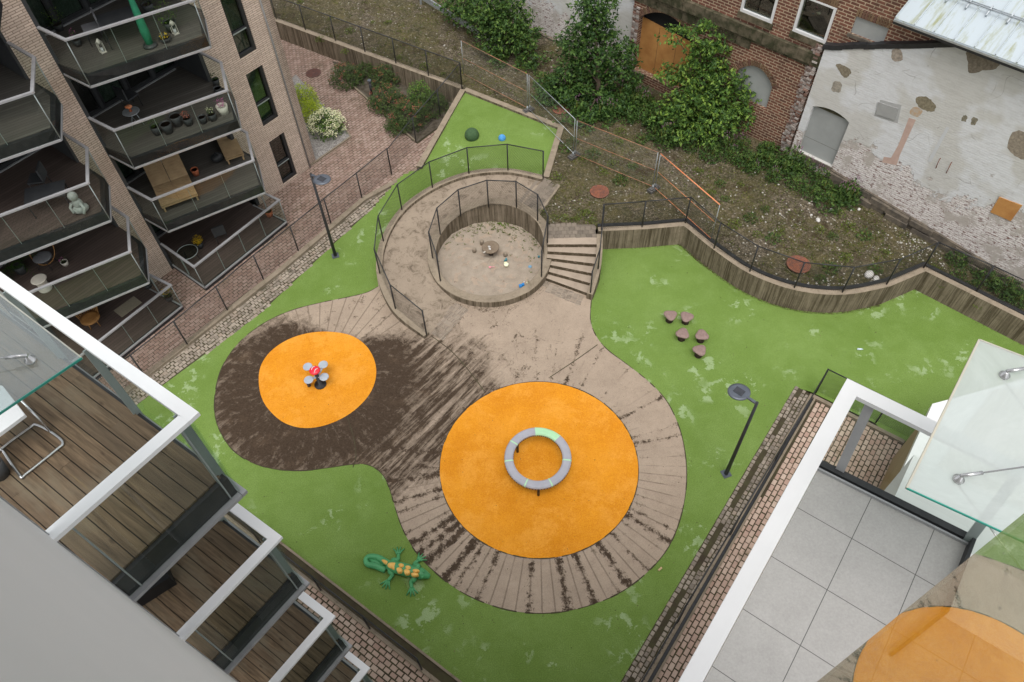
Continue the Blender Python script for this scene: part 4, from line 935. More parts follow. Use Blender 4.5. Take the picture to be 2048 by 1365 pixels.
toy('toy_shovel','pink plastic toy shovel lying in the sand','toy shovel',S4(790,805,.08),lambda b,q:(b.tube([q-Vector((.0,0,0)),q+Vector((.13,0,.0))],.012,6),b.lathe(q-Vector((.05,0,.02)),[(.05,0),(.055,.02),(.04,.03)],10,0,1,.7)),M['plastic_pink'])
toy('toy_bucket','pale yellow and white toy bucket in the sand','toy bucket',S4(1045,770,.08),lambda b,q:(b.lathe(q,[(.075,-.04),(.09,.04),(.08,.045)],14),b.ball(q+Vector((-.03,.06,.05)),.06,.05,.03)),M['plastic_lime'])
toy('toy_pieces','dark teal plastic toy beside the right post seat','toy',S4(1035,685,.07),lambda b,q:(b.box(q-Vector((0,0,.04)),.12,.05,.05,30),b.box(q+Vector((.02,.03,-.03)),.05,.1,.06,10)),M['plastic_teal'])
toy('toy_truck','bright blue toy truck by the front rim of the sandpit','toy truck',S4(1310,1120,.08),lambda b,q:(b.box(q-Vector((0,0,.04)),.2,.11,.06,12),b.box(q+Vector((.05,.01,.02)),.08,.09,.05,12),b.lathe(q+Vector((-.06,-.06,-.02)),[(.03,-.02),(.03,.02)],8)),M['plastic_blue'])
M['plastic_pblue']=mat('pale_blue_plastic',(.16,.3,.42),(.14,.26,.36),4,.4)
toy('toy_rake','pale blue toy rake leaning beside the toy truck','toy rake',S4(1405,1120,.06),lambda b,q:(b.tube([q,q+Vector((-.1,.02,0))],.012,6),b.box(q-Vector((0,0,.02)),.03,.12,.03,10)),M['plastic_pblue'])
toy('toy_sieve','greyish blue toy sieve lying at the right in the sand','toy sieve',S4(1450,800,.06),lambda b,q:b.lathe(q-Vector((0,0,.02)),[(.06,0),(.07,.03),(.06,.03),(.05,.01)],12),M['plastic_pblue'])
toy('toy_cup','small teal cup against the right sandpit wall','toy cup',S4(1600,635,.06),lambda b,q:b.lathe(q-Vector((0,0,.02)),[(.035,0),(.045,.06)],10),M['plastic_teal'])
toy('toy_animal','small pale toy lying on the sandpit table','toy',S4(660,570,.44),lambda b,q:(b.tube([q,q+Vector((.05,.09,.01))],.016,6),b.tube([q+Vector((-.03,.04,.01)),q+Vector((.07,.05,.01))],.012,6)),M['creampot'])
toy('stone_pile','pale stones heaped on the sandpit table','stones',S4(755,475,.44),lambda b,q:[b.ball(q+Vector((rnd.uniform(-.05,.05),rnd.uniform(-.09,.09),.0)),.03,.03,.02,n=7,m=4) for _ in range(9)],M['stone_pale'])
toy('toy_ball','tiny white ball by the toy truck','ball',S4(1350,1060,.06),lambda b,q:b.ball(q,.025,.025,.025),M['white'])
toy('toy_ball','tiny yellow ball beside the white one near the sandpit rim','ball',S4(1400,1075,.06),lambda b,q:b.ball(q,.03,.03,.03),M['plastic_lime'])
# litter
q=P(1719,700); toy('plastic_bottle','small clear blue bottle lying on the green surface','bottle',q,lambda b,q:(b.tube([q+Vector((-.08,.01,.03)),q+Vector((.05,0,.03)),q+Vector((.08,0,.03)),q+Vector((.11,0,.03))],[.03,.03,.014,.012],8)),mat('bottle_blue',(.5,.62,.72),(.6,.7,.75),3,.2))
q=P(1320,1139); toy('wood_piece','short pale wood piece on the green surface near the ring path','wood piece',q,lambda b,q:b.beam(q+Vector((-.05,-.04,.02)),q+Vector((.05,.04,.02)),.05,.035),mat('cork',(.5,.36,.2),(.42,.3,.16),10,.8))
# bollard light
q=P(744,190,0); t=thing('bollard_light','dark bollard light among the flowering bushes','bollard light',q)
b=MB(); b.lathe(q,[(.06,0),(.06,.62)],12); b.build('post',M['black'],t)
b=MB(); b.lathe(q,[(.05,.62),(.05,.72)],12); b.build('lens',M['grey_lamp'],t)
b=MB(); b.lathe(q,[(.085,.72),(.09,.74),(.085,.77)],14); b.build('cap',M['grey_lamp'],t)
# ------------------------------------------------------------------ old brick building beyond the gravel lot
OA=-43.0; O0=Vector((13.95,21.0,0)); OU=U(OA); ON=U(OA-90)
def OP(s,p,z): q=O0+OU*s+ON*p; return Vector((q.x,q.y,z))
def OV(u,v,p=0):
    o=O0+ON*p; q=VP(u,v,(o.x,o.y),OA); d=q-O0; return d.dot(OU),q.z
def facade(mb,G,s0,s1,z0,z1,ops,dep=.3,front=0,step=.12):
    fz=lambda f,s:f(s) if callable(f) else f
    br={s0,s1}
    for a,c,zb,zt in ops:
        br|={max(a,s0),min(c,s1)}
        if callable(zt):
            n=max(4,int((c-a)/step)); br|={a+(c-a)*k/n for k in range(n+1)}
    if callable(z1) or callable(z0): br|={s0+(s1-s0)*k/40 for k in range(41)}
    br=sorted(x for x in br if s0-1e-6<=x<=s1+1e-6)
    for a,c in zip(br,br[1:]):
        if c-a<1e-5: continue
        m=(a+c)/2; o=sorted([q for q in ops if q[0]<m<q[1]],key=lambda q:fz(q[2],m))
        edges=[(fz(z0,a),fz(z0,c))]
        for q in o: edges+=[(fz(q[2],a),fz(q[2],c)),(fz(q[3],a),fz(q[3],c))]
        edges.append((fz(z1,a),fz(z1,c)))
        for k in range(0,len(edges),2):
            (la,lc),(ha,hc)=edges[k],edges[k+1]
            if ha-la<1e-4 and hc-lc<1e-4: continue
            vs=[G(a,front,la),G(c,front,lc),G(c,front,hc),G(a,front,ha),G(a,front-dep,la),G(c,front-dep,lc),G(c,front-dep,hc),G(a,front-dep,ha)]
            mb.add(vs,[(0,1,2,3),(7,6,5,4),(0,4,5,1),(2,6,7,3),(1,5,6,2),(0,3,7,4)])
def arch(a,c,spring,rise): 
    m=(a+c)/2;h=(c-a)/2
    return lambda s: spring+rise*(1-min(1,((s-m)/h)**2))
def onwall(mb,pts,p0,p1,G=None):   # plate on a facade: pts (s,z)
    G=G or OP; n=len(pts); ar=sum(pts[i][0]*pts[(i+1)%n][1]-pts[(i+1)%n][0]*pts[i][1] for i in range(n))
    if ar<0: pts=pts[::-1]
    vs=[G(s,p0,z) for s,z in pts]+[G(s,p1,z) for s,z in pts]
    mb.add(vs,[list(range(n,2*n)),list(range(n-1,-1,-1))]+[(i,(i+1)%n,n+(i+1)%n,n+i) for i in range(n)])
ob=thing('old_building','old brick industrial building with boarded openings and peeling white plaster','building',OP(-6,0,UP))
door_o=(-12.42,-9.75,1.35,arch(-12.42,-9.75,3.75,.62)); win_o=(-7.62,-6.05,2.3,arch(-7.62,-6.05,3.35,.5))
up=[(-8.05,-6.72,5.66,7.9),(-5.9,-4.62,5.71,7.0)]; vent=(-3.93,-2.78,6.38,6.98)
b=MB(); facade(b,OP,-12.75,-2.58,-.2,11,[door_o,win_o]+up+[vent],.35); facade(b,OP,-2.58,9,-.2,7.9,[],.35); b.build('brick_wall',M['brick_old'],ob,uv=True)
def archring(a,c,spring,rise,th):
    f=arch(a,c,spring,rise); g2=lambda s:f(max(a,min(c,s)))+th*(1 if a<=s<=c else .8); b=MB(); n=24
    for k in range(n):
        s0=a-.12+(c-a+.24)*k/n; s1=a-.12+(c-a+.24)*(k+1)/n; ff=lambda s:f(max(a,min(c,s)))
        onwall(b,[(s0,ff(s0)+.002),(s1,ff(s1)+.002),(s1,ff(s1)+th),(s0,ff(s0)+th)],-.05,.03)
    return b
M['arch_ring']=M['brick_head']
def archbricks(a,c,spring,rise,th):
    f=arch(a,c,spring,rise); b=MB(); L=c-a+.2; n=int(L/.085)
    for k in range(n):
        s=a-.1+L*(k+.5)/n; ss=max(a,min(c,s)); z=f(ss); sl=-2*rise*(ss-(a+c)/2)/((c-a)/2)**2
        d=Vector((-sl,1)).normalized(); tt=Vector((d.y,-d.x))*.034
        q=Vector((s,z+.004)); onwall(b,[tuple(q-tt),tuple(q+tt),tuple(q+tt+d*th),tuple(q-tt+d*th)],.002,.035+rnd.uniform(-.004,.004))
    return b
M['header']=island('header_bricks',[(.09,.055,.035),(.15,.095,.055),(.20,.13,.075),(.12,.06,.045)],.9,.3,40)
archbricks(-12.42,-9.75,3.75,.62,.24).build('brick_arch',M['header'],ob)
archbricks(-7.62,-6.05,3.35,.5,.22).build('brick_arch',M['header'],ob)
b=MB(); onwall(b,[(-12.42,1.35),(-9.75,1.35),(-9.75,3.45),(-12.42,3.65)],-.30,-.26); dd_=b.build('boarded_gate',M['plywood'],ob)
b=MB()
for s in (-11.53,-10.64): onwall(b,[(s-.006,1.36),(s+.006,1.36),(s+.006,3.5),(s-.006,3.5)],-.262,-.256)
b.build('board_seams',M['joint'],dd_)
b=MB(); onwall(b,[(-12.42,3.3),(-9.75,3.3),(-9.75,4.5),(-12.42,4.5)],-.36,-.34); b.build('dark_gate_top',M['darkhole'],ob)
b=MB(); onwall(b,[(-12.5,1.1),(-11.9,1.1),(-11.8,1.34),(-12.5,1.34)],-.2,.12); b.build('gate_sill_stone',M['stone'],ob)
b=MB(); onwall(b,[(-7.62,2.3),(-6.05,2.3),(-6.05,3.9),(-7.62,3.9)],-.16,-.12); b.build('window_board',M['grey_board'],ob)
for (a,c,zb,zt) in up:
    b=MB(); 
    for q in ([(a,zb),(c,zb),(c,zb+.10),(a,zb+.10)],[(a,zb+.10),(a+.09,zb+.10),(a+.09,zt-.05),(a,zt-.05)],[(c-.09,zb+.10),(c,zb+.10),(c,zt-.05),(c-.09,zt-.05)],[(a,zt-.05),(c,zt-.05),(c,zt),(a,zt)]): onwall(b,q,-.06,.05)
    wf=b.build('window',M['white'],ob)
    b=MB(); onwall(b,[(a+.09,zb+.10),(c-.09,zb+.10),(c-.09,zt-.05),(a+.09,zt-.05)],-.05,-.03); b.build('pane',M['pane_dark'],wf)
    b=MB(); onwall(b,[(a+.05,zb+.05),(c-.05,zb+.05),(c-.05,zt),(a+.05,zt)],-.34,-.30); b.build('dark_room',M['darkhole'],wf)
    b=MB(); onwall(b,[(a-.05,zb-.22),(c+.05,zb-.22),(c+.05,zb),(a-.05,zb)],-.02,.09); b.build('sill',M['cornice'],wf)
    b=MB()
    if zt<7.5:
        n=14
        for k in range(n): s=a+(c-a)*(k+.5)/n; onwall(b,[(s-.036,zt+.01),(s+.036,zt+.01),(s+.036,zt+.26),(s-.036,zt+.26)],.002,.03)
        b.build('lintel',M['header'],wf)
b=MB(); onwall(b,[(-3.93,6.38),(-2.78,6.38),(-2.78,6.98),(-3.93,6.98)],-.08,-.05); b.build('vent_board',M['grey_board'],ob)
b=MB(); n=12
for k in range(n): s=-3.95+1.2*(k+.5)/n; onwall(b,[(s-.036,6.99),(s+.036,6.99),(s+.036,7.24),(s-.036,7.24)],.002,.03)
b.build('lintel',M['header'],ob)
b=MB(); onwall(b,[(-4.0,6.26),(-2.75,6.26),(-2.75,6.375),(-4.0,6.375)],-.02,.06); b.build('sill',M['stone'],ob)
# cornice
b=MB()
for s in range(17):
    a=-12.9+s*.5; j=rnd.uniform(-.015,.015)
    onwall(b,[(a+.006,4.86+j),(a+.494,4.86+j),(a+.494,5.28+j),(a+.006,5.28+j)],-.05,.16+j); onwall(b,[(a+.006,4.72),(a+.494,4.72),(a+.494,4.855),(a+.006,4.855)],-.05,.07+j)
b.build('cornice',M['cornice'],ob)
b=MB()
for k in range(9): 
    a=-12.9+k*.62; onwall(b,[(a,4.40),(a+.6,4.40),(a+.6,4.72),(a,4.72)],-.05,.05)
b.build('soffit_blocks',M['cornice'],ob)
# plaster front of the lower wing
def wtop(s): return 5.62+min(1,max(0,(s+4.5)/4.0))*1.72 if s<-.5 else 7.34
b=MB(); facade(b,OP,-4.52,9,-.3,wtop,[(-4.24,-2.79,1.38,arch(-4.24,-2.79,3.42,.18))],.25,.20); b.build('plaster_wall',M['plaster'],ob,uv=True)
b=MB(); n=40
for k in range(n):
    s0=-4.6+13.6*k/n; s1=s0+13.6/n; j=rnd.uniform(-.02,.02); onwall(b,[(s0,wtop(s0)+j),(s1,wtop(s1)+j),(s1,wtop(s1)+.17+j),(s0,wtop(s0)+.17+j)],.0,.24)
b.build('roof_flashing',M['black'],ob)
M['rag']=island('ragged_bricks',[(.30,.25,.22),(.42,.38,.35),(.14,.08,.06),(.22,.13,.1),(.36,.31,.28)],.9,.6,30)
b=MB()
for k in range(62):
    z=.9+k*.077
    for j in range(3):
        L=rnd.uniform(.10,.20); s=-4.60-j*.13-rnd.uniform(0,.06); onwall(b,[(s-L,z),(s,z),(s,z+.062),(s-L,z+.062)],-.02,.15-j*.055+rnd.uniform(-.03,.03))
b.build('worn_corner_bricks',M['rag'],ob); b=MB()
for k in range(34):
    z=1.4+k*.082
    for j in range(2):
        s=-12.42-j*.16; onwall(b,[(s-.15,z),(s,z),(s,z+.066),(s-.15,z+.066)],-.02,.05+rnd.uniform(-.03,.03))
b.build('worn_corner_bricks',M['rag'],ob)
b=MB(); onwall(b,[(-4.24,1.38),(-2.79,1.38),(-2.79,3.45),(-4.24,3.45)],.02,.06); dr=b.build('boarded_door',M['grey_board'],ob)
b=MB(); onwall(b,[(-4.24,2.02),(-2.79,2.02),(-2.79,2.028),(-4.24,2.028)],.05,.062); b.build('board_seam',M['joint'],dr)
b=MB(); onwall(b,[(-4.24,3.42),(-2.79,3.42),(-2.79,3.58),(-4.24,3.6)],.03,.12); b.build('door_lintel',M['cornice'],ob)
b=MB(); onwall(b,[(-4.4,1.22),(-2.72,1.22),(-2.72,1.375),(-4.4,1.375)],.1,.26); b.build('door_sill',M['stone'],ob)
def ovp(pts,p=.2): return [OV(u,v,p) for u,v in pts]
b=MB(); onwall(b,ovp([(1757,204),(1797,217),(1790,240),(1753,228)]),.19,.24); bx=b.build('wall_hatch',mat('hatch_grey',(.33,.33,.32),(.29,.29,.28),3,.7),ob)
b=MB(); onwall(b,ovp([(1761,200),(1803,211),(1795,247),(1748,232)]),.19,.205); b.build('hatch_surround',mat('hatch_patch',(.37,.37,.36),(.34,.34,.33),3,.8),ob)
M['pinkp']=mat('pink_plaster',(.50,.36,.30),(.44,.31,.26),4,.85)
b=MB(); onwall(b,ovp([(1818,236),(1832,240),(1800,310),(1793,331),(1764,325),(1768,314),(1782,316),(1797,290)]),.19,.204); b.build('pink_plaster_strip',M['pinkp'],ob)
b=MB(); onwall(b,ovp([(1893,254),(1899,256),(1862,325),(1855,322)]),.19,.204); b.build('pale_plaster_strip',mat('pale_strip',(.52,.53,.54),(.5,.5,.5),4,.8),ob)
for j,(pts,c) in enumerate([([(1672,128),(1690,132),(1702,142),(1697,152),(1688,156),(1676,140)],(.20,.17,.12)),([(1832,196),(1848,193),(1862,200),(1872,212),(1866,223),(1850,221),(1834,210)],(.21,.18,.12)),
    ([(1934,102),(1960,104),(1998,120),(1992,138),(1965,142),(1940,146),(1936,125)],(.19,.16,.12)),([(1928,231),(1934,232),(1932,243),(1923,241)],(.20,.18,.13)),([(1944,236),(1955,238),(1951,250),(1943,249)],(.20,.18,.13)),
    ([(2022,268),(2044,262),(2060,280),(2052,318),(2030,312),(2016,296)],(.25,.21,.16)),([(1786,100),(1800,98),(1806,118),(1795,124),(1782,116)],(.33,.28,.23)),([(1668,163),(1683,166),(1680,184),(1664,182)],(.30,.27,.22))]):
    pp=ovp(pts); pp=[(q.x,q.y) for q in crom([Vector((s,z,0)) for s,z in pp],4,True)]; pp=[(s+rnd.uniform(-.02,.02),z+rnd.uniform(-.02,.02)) for s,z in pp]
    b=MB(); onwall(b,pp,.19,.203); b.build('bare_plaster_patch',mat('patch%d'%j,tuple(q*1.25 for q in c),tuple(q*.7 for q in c),14,.95,bump=1,bscale=16,detail=6),ob)
M['rustorange']=mat('rust_stain',(.45,.28,.14),(.42,.38,.33),7,.9)
b=MB(); pp=[(q.x,q.y) for q in crom([Vector((s,z,0)) for s,z in ovp([(1820,222),(1830,214),(1845,222),(1836,234),(1822,230)])],4,True)]; onwall(b,pp,.19,.2025); b.build('rust_stain',M['rustorange'],ob)
b=MB(); onwall(b,ovp([(1999,394),(2045,411),(2022,442),(1981,424)]),.19,.23); b.build('orange_board',M['plywood'],ob)
b=MB()
for (u,v,u2,v2) in ((1880,318,1872,336),(1903,326,1893,346)):
    s0,z0=OV(u,v,.24); s1,z1=OV(u2,v2,.24); b.tube([OP(s0,.2,z0),OP(s0,.27,z0),OP(s1,.27,z1),OP(s1,.2,z1)],.012,6)
b.build('iron_brackets',M['rust'],ob)
# plinth of rough stone
b=MB(); s=-2.7
while s<9:
    L=rnd.uniform(.35,.9); zt=1.28-.11*(s+2.7)
    for row in range(3):
        z1=zt-.02-row*.26+rnd.uniform(-.03,.03); h=rnd.uniform(.2,.25); o=rnd.uniform(-.15,.15)
        onwall(b,[(s+o+.01,z1-h),(s+o+L-.01,z1-h-.03),(s+o+L-.02,z1-.04),(s+o+.02,z1)],-.1,.34+rnd.uniform(-.06,.08)+row*.05)
    s+=L
b.build('plinth_stones',M['stone'],ob)
b=MB(); facade(b,OP,-2.75,9,-.3,lambda s:1.32-.11*(s+2.7),[],.4,.29); b.build('plinth_course',M['stone'],ob)
# left white part
b=MB(); facade(b,OP,-24,-12.76,-.3,8,[],.3,-.05); b.build('left_plaster_wall',M['plaster'],ob,uv=True)
b=MB(); facade(b,OP,-24,-12.76,-.3,.95,[],.2,.1); b.build('left_plinth',M['stone'],ob)
# roof
es,ez=OV(1790,35,.7); es2,ez2=OV(2048,134,.7); ez=(ez+ez2)/2; pitch=math.tan(R(20))
def RO(s,i,dz=0): return OP(s,.7-i,ez+i*pitch+dz)
b=MB(); vs=[RO(es,0),RO(es2+6,0),RO(es2+6,9),RO(es,9),RO(es,0,-.05),RO(es2+6,0,-.05),RO(es2+6,9,-.05),RO(es,9,-.05)]
b.add(vs,[(0,1,2,3),(7,6,5,4),(0,4,5,1),(1,5,6,2),(2,6,7,3),(3,7,4,0)])
o=b.build('metal_roof',M['roof'],ob,uv=True,uvang=OA)
b=MB(); s=es
while s<es2+6:
    b.beam(RO(s+.02,0,.02),RO(s+.02,9,.02),.03,.05); s+=.62
b.build('roof_seams',M['roof'],o,uv=True)
b=MB(); b.beam(RO(es,0,-.07),RO(es2+6,0,-.07),.06,.06); b.build('eave_trim',M['galv'],o)
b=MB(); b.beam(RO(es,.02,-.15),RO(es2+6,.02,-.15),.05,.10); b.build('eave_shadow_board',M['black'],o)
b=MB(); b.tube([RO(es+.2,1.15,.18),RO(es2+6,1.15,.18)],.02,6); b.tube([RO(es+.2,1.3,.10),RO(es2+6,1.3,.10)],.015,6); s=es+.35
while s<es2+6: b.beam(RO(s,1.05,.04),RO(s,1.35,.12),.04,.14); s+=.62
b.build('snow_guard',M['galv'],o)
# metal guard rail by the far wall
gp=[P(815,-8,UP),P(916,56,UP),P(1012,116,UP)]
t=thing('guard_rail','galvanised guard rail lying along the shrubs at the back of the gravel lot','guard rail',gp[1])
b=MB(); 
for h in (.42,.58): b.sweep([gp[0],gp[1],gp[2]],.05,UP+h,UP+h-.12)
b.sweep(gp,.03,UP+.52,UP+.36); b.build('rail',M['galv'],t)
for k in (.15,.5,.85): q=gp[0].lerp(gp[2],k); b=MB(); b.box(q,.1,.1,.55); b.build('rail_post',M['galv'],t)
# ------------------------------------------------------------------ apartment block on the left
lb=thing('apartment_block','pale brick apartment block with two columns of angled glass balconies','building',FP(2,0,0))
def LG(s,p,z): return FP(s,p,z)
wins=[(5.70,6.48,.12+2.845*k if k else .12,(2.27 if k==0 else 2.36+2.845*k)) for k in range(5)]
wins=[(5.70,6.48,.12,2.25),(5.70,6.48,2.96,5.2),(5.70,6.48,5.8,8.04),(5.70,6.48,8.65,10.9)]
b=MB(); facade(b,LG,4.4,7.12,-.1,14,wins,.35); facade(b,LG,-.8,.05,-.1,14,[],.35); facade(b,LG,-9,-5.1,-.1,14,[],.35)
facade(b,LG,7.12,7.58,-.1,14,[],.3,-.07)
b.prism([FP(7.58,-.07,0),FP(7.58,-9,0),FP(7.28,-9,0),FP(7.28,-.07,0)],-.1,14)
b.build('brick_wall',M['brick_new'],lb,uv=True,uvang=FA)
b=MB(); b.tube([FP(7.15,.03,0),FP(7.15,.03,14)],.035,8); b.build('downpipe',M['rail_grey'],lb)
for i,(a,c,z0,z1) in enumerate(wins):
    b=MB()
    for q in ([(a,z0),(c,z0),(c,z0+.12),(a,z0+.12)],[(a,z0+.12),(a+.06,z0+.12),(a+.06,z1),(a,z1)],[(c-.12,z0+.12),(c,z0+.12),(c,z1),(c-.12,z1)],[(a+.06,z0+.85),(c-.12,z0+.85),(c-.12,z0+.92),(a+.06,z0+.92)]): onwall(b,q,-.2,-.05,LG)
    wf=b.build('window',M['black'],lb)
    b=MB(); onwall(b,[(a+.06,z0+.12),(c-.12,z0+.12),(c-.12,z1),(a+.06,z1)],-.15,-.135,LG); b.build('pane',M['pane_dark'],wf)
    b=MB(); onwall(b,[(a+.06,z0+.86),(c-.13,z0+.86),(c-.13,z0+.90),(a+.06,z0+.90)],-.05,-.04,LG); b.build('opening_bar',M['post_grey'],wf)
    b=MB(); onwall(b,[(a+.1,z0),(c,z0),(c,z1),(a+.1,z1)],-.40,-.36,LG); b.build('curtain',M['curtain'] if i else M['darkhole'],wf)
PN=Vector((-12.2,18.63,0)); PF=Vector((-9.24,20.52,0)); PE=Vector((-9.78,22.04,0)); LOFF=Vector((-2.96,-4.22,0))
def loggia(off,so,tagn):
    s0,s1=.05+so,4.4+so; dep=1.7
    for k,zd in enumerate((.2,2.92,5.69,8.63,11.48)):
        A=FP(s0+.05,0,0); B_=FP(s1-.05,0,0)
        if k==0:
            outl=[FP(s0+.1,0,0),Vector((-11.66,18.16,0))+(off if so else off),Vector((-9.27,21.52,0))+off,FP(s1-.3,0,0)]
            if so: outl=[FP(s0+.1,0,0),Vector((-14.65,13.95,0)),Vector((-12.26,17.31,0)),FP(s1-.4,0,0)]
        else: outl=[A,PN+off,PF+off,PE+off,B_]
        deckpoly=[FP(s0,-dep,0)]+outl+[FP(s1,-dep,0)]
        b=MB(); b.prism(deckpoly,zd-.30,zd-.02); bo=b.build('balcony',M['black'],lb)
        b=MB()
        ins=outl[:1]+[outl[i]+((outl[i-1]-outl[i]).normalized()+(outl[i+1]-outl[i]).normalized()).normalized()*.14 for i in range(1,len(outl)-1)]+outl[-1:]
        b.prism([FP(s0,-dep,0)]+ins+[FP(s1,-dep,0)],zd-.018,zd); b.build('deck_floor',M['deck_red'] if k in(0,) or (so and k<3) else M['deck_far'],bo)
        if k==4: continue
        zr=zd+1.10 if k else 1.3; zb_=zd-.35 if k else zd-.02
        b=MB()
        for p,q in zip(outl,outl[1:]): b.beam(Vector((p.x,p.y,zr)),Vector((q.x,q.y,zr)),.085,.05)
        for p in outl[1:-1]: b.box((p.x,p.y,zr-.026),.085,.085,.052,FA)
        b.build('handrail',M['rail_grey'],bo)
        b=MB()
        for p,q in zip(outl,outl[1:]):
            d=(q-p).normalized()*.03; 
            b.quad(Vector((p.x,p.y,zb_))+d,Vector((q.x,q.y,zb_))-d,Vector((q.x,q.y,zr-.03))-d,Vector((p.x,p.y,zr-.03))+d)
        b.build('glass_panels',M['balc_glass'],bo)
        b=MB()
        for p,q in zip(outl,outl[1:]): b.beam(Vector((p.x,p.y,zb_)),Vector((q.x,q.y,zb_)),.05,.06)
        b.build('bottom_profile',M['rail_grey'],bo)
        b=MB(); nrm=FN*-.05
        for p,q in zip(outl,outl[1:]):
            L=(q-p).length; n=max(1,round(L/1.15)); dn=Vector((-(q-p).y,(q-p).x,0)).normalized()*.05
            c_=(FP(s0+2,0,0)-p)
            if dn.dot(c_)<0: dn=-dn
            for j in range(1,n) if L>1.5 else []:
                m=p.lerp(q,j/n)+dn; b=MB(); b.beam(Vector((m.x,m.y,zb_+.05)),Vector((m.x,m.y,zr-.02)),.05,.012,(q-p).normalized()); b.build('post',M['post_grey'],bo)
        for p in outl[1:-1]: b=MB(); b.tube([Vector((p.x,p.y,zb_)),Vector((p.x,p.y,zr-.03))],.014,6); b.build('corner_post',M['post_grey'],bo)
    # recess
    b=MB(); zt=14
    facade(b,LG,s0,s1,-.1,zt,[(s0+.25+j*1.02,s0+.25+j*1.02+.90,zd+.08,zd+2.3) for j in (0,1,2,3) for zd in (.2,2.92,5.69,8.63,11.48)],.1,-dep)
    for s in (s0-.0,s1-.12): b.prism([FP(s,-.02,0),FP(s+.12,-.02,0),FP(s+.12,-dep,0),FP(s,-dep,0)],-.1,zt)
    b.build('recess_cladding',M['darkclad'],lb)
    for zd in (.2,2.92,5.69,8.63):
        for j in range(4):
            a=s0+.25+j*1.02; c=a+.90
            b=MB(); 
            for q in ([(a,zd+.08),(c,zd+.08),(c,zd+.14),(a,zd+.14)],[(a,zd+.14),(a+.06,zd+.14),(a+.06,zd+2.3),(a,zd+2.3)],[(c-.06,zd+.14),(c,zd+.14),(c,zd+2.3),(c-.06,zd+2.3)]): onwall(b,q,-dep-.04,-dep+.03,LG)
            gd=b.build('glazed_door',M['black'],lb)
            b=MB(); onwall(b,[(a+.06,zd+.14),(c-.06,zd+.14),(c-.06,zd+2.3),(a+.06,zd+2.3)],-dep-.03,-dep-.015,LG); b.build('pane',M['pane_dark'],gd)
            if (j*2+int(zd))%4!=1:
                b=MB(); n=12
                for e in range(n):
                    x0=a+.06+(c-a-.12)*e/n; x1=x0+(c-a-.12)/n; pz=-dep-.12-.03*(e%2)
                    b.quad(LG(x0,pz,zd+.1),LG(x1,-dep-.12-.03*((e+1)%2),zd+.1),LG(x1,-dep-.12-.03*((e+1)%2),zd+2.3),LG(x0,pz,zd+2.3))
                b.build('curtain',M['curtain'],gd)
        b=MB(); b.beam(LG(s0+.3,-dep+.1,zd+.02),LG(s1-.3,-dep+.1,zd+.02),.06,.04); b.build('door_track',M['rail_grey'],lb)
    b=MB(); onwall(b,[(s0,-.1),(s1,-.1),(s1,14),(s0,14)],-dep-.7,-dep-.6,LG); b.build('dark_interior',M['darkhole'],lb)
loggia(Vector((0,0,0)),0,'r'); loggia(LOFF,-5.15,'l')
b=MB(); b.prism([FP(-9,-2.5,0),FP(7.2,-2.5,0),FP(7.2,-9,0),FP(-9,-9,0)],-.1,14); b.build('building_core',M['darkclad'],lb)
# ------------------------------------------------------------------ balcony contents
def pot(q,r,h,m,lb,cat='flower pot',plant=None,n=60,pm='leaf_bush',ph=.2,bloom=None):
    t=thing('potted_plant' if plant else 'flower_pot',lb,cat,q)
    b=MB(); b.lathe(q,[(r*.72,0),(r,h),(r*.88,h),(r*.85,h-.04)],14); b.build('pot',M[m],t)
    b=MB(); b.lathe(q+Vector((0,0,h-.06)),[(r*.85,0),(r*.8,.02)],12); b.build('soil',M['soil'],t)
    if plant:
        b=MB(); leafball(b,q+Vector((0,0,h+ph*.5)),r*plant,r*plant,ph*.7,n,.05); b.build('foliage',M[pm],t)
    if bloom:
        b=MB(); leafball(b,q+Vector((0,0,h+ph*.75)),r*(plant or 1),r*(plant or 1),ph*.55,max(20,n//2),.05); b.build('flowers',M[bloom],t)
    return t
def leafball(mb,c,rx,ry,rz,n,size,shell=.45):
    for _ in range(n):
        d=Vector((rnd.gauss(0,1),rnd.gauss(0,1),rnd.gauss(0,1))).normalized(); k=(shell+(1-shell)*rnd.random())*(1+.15*rnd.uniform(-1,1))
        leaf(mb,c+Vector((d.x*rx*k,d.y*ry*k,d.z*rz*k)),size*rnd.uniform(.6,1.3),d)
def leaf(mb,p,s,d=None):
    nrm=Vector((rnd.gauss(0,.6),rnd.gauss(0,.6),rnd.gauss(.8,.5)))
    if d is not None: nrm+=d*.5
    nrm.normalize(); a=nrm.cross(Vector((rnd.uniform(-1,1),rnd.uniform(-1,1),rnd.uniform(-1,1)))).normalized(); c=nrm.cross(a)
    a*=s*.5; c*=s*.27; k=nrm*s*.06
    mb.add([p-a,p+c*.9-a*.2-k,p+a,p-c*.9-a*.2-k],[(0,1,2,3)])
D3,D2,D1,D0=8.63,5.69,2.92,.2
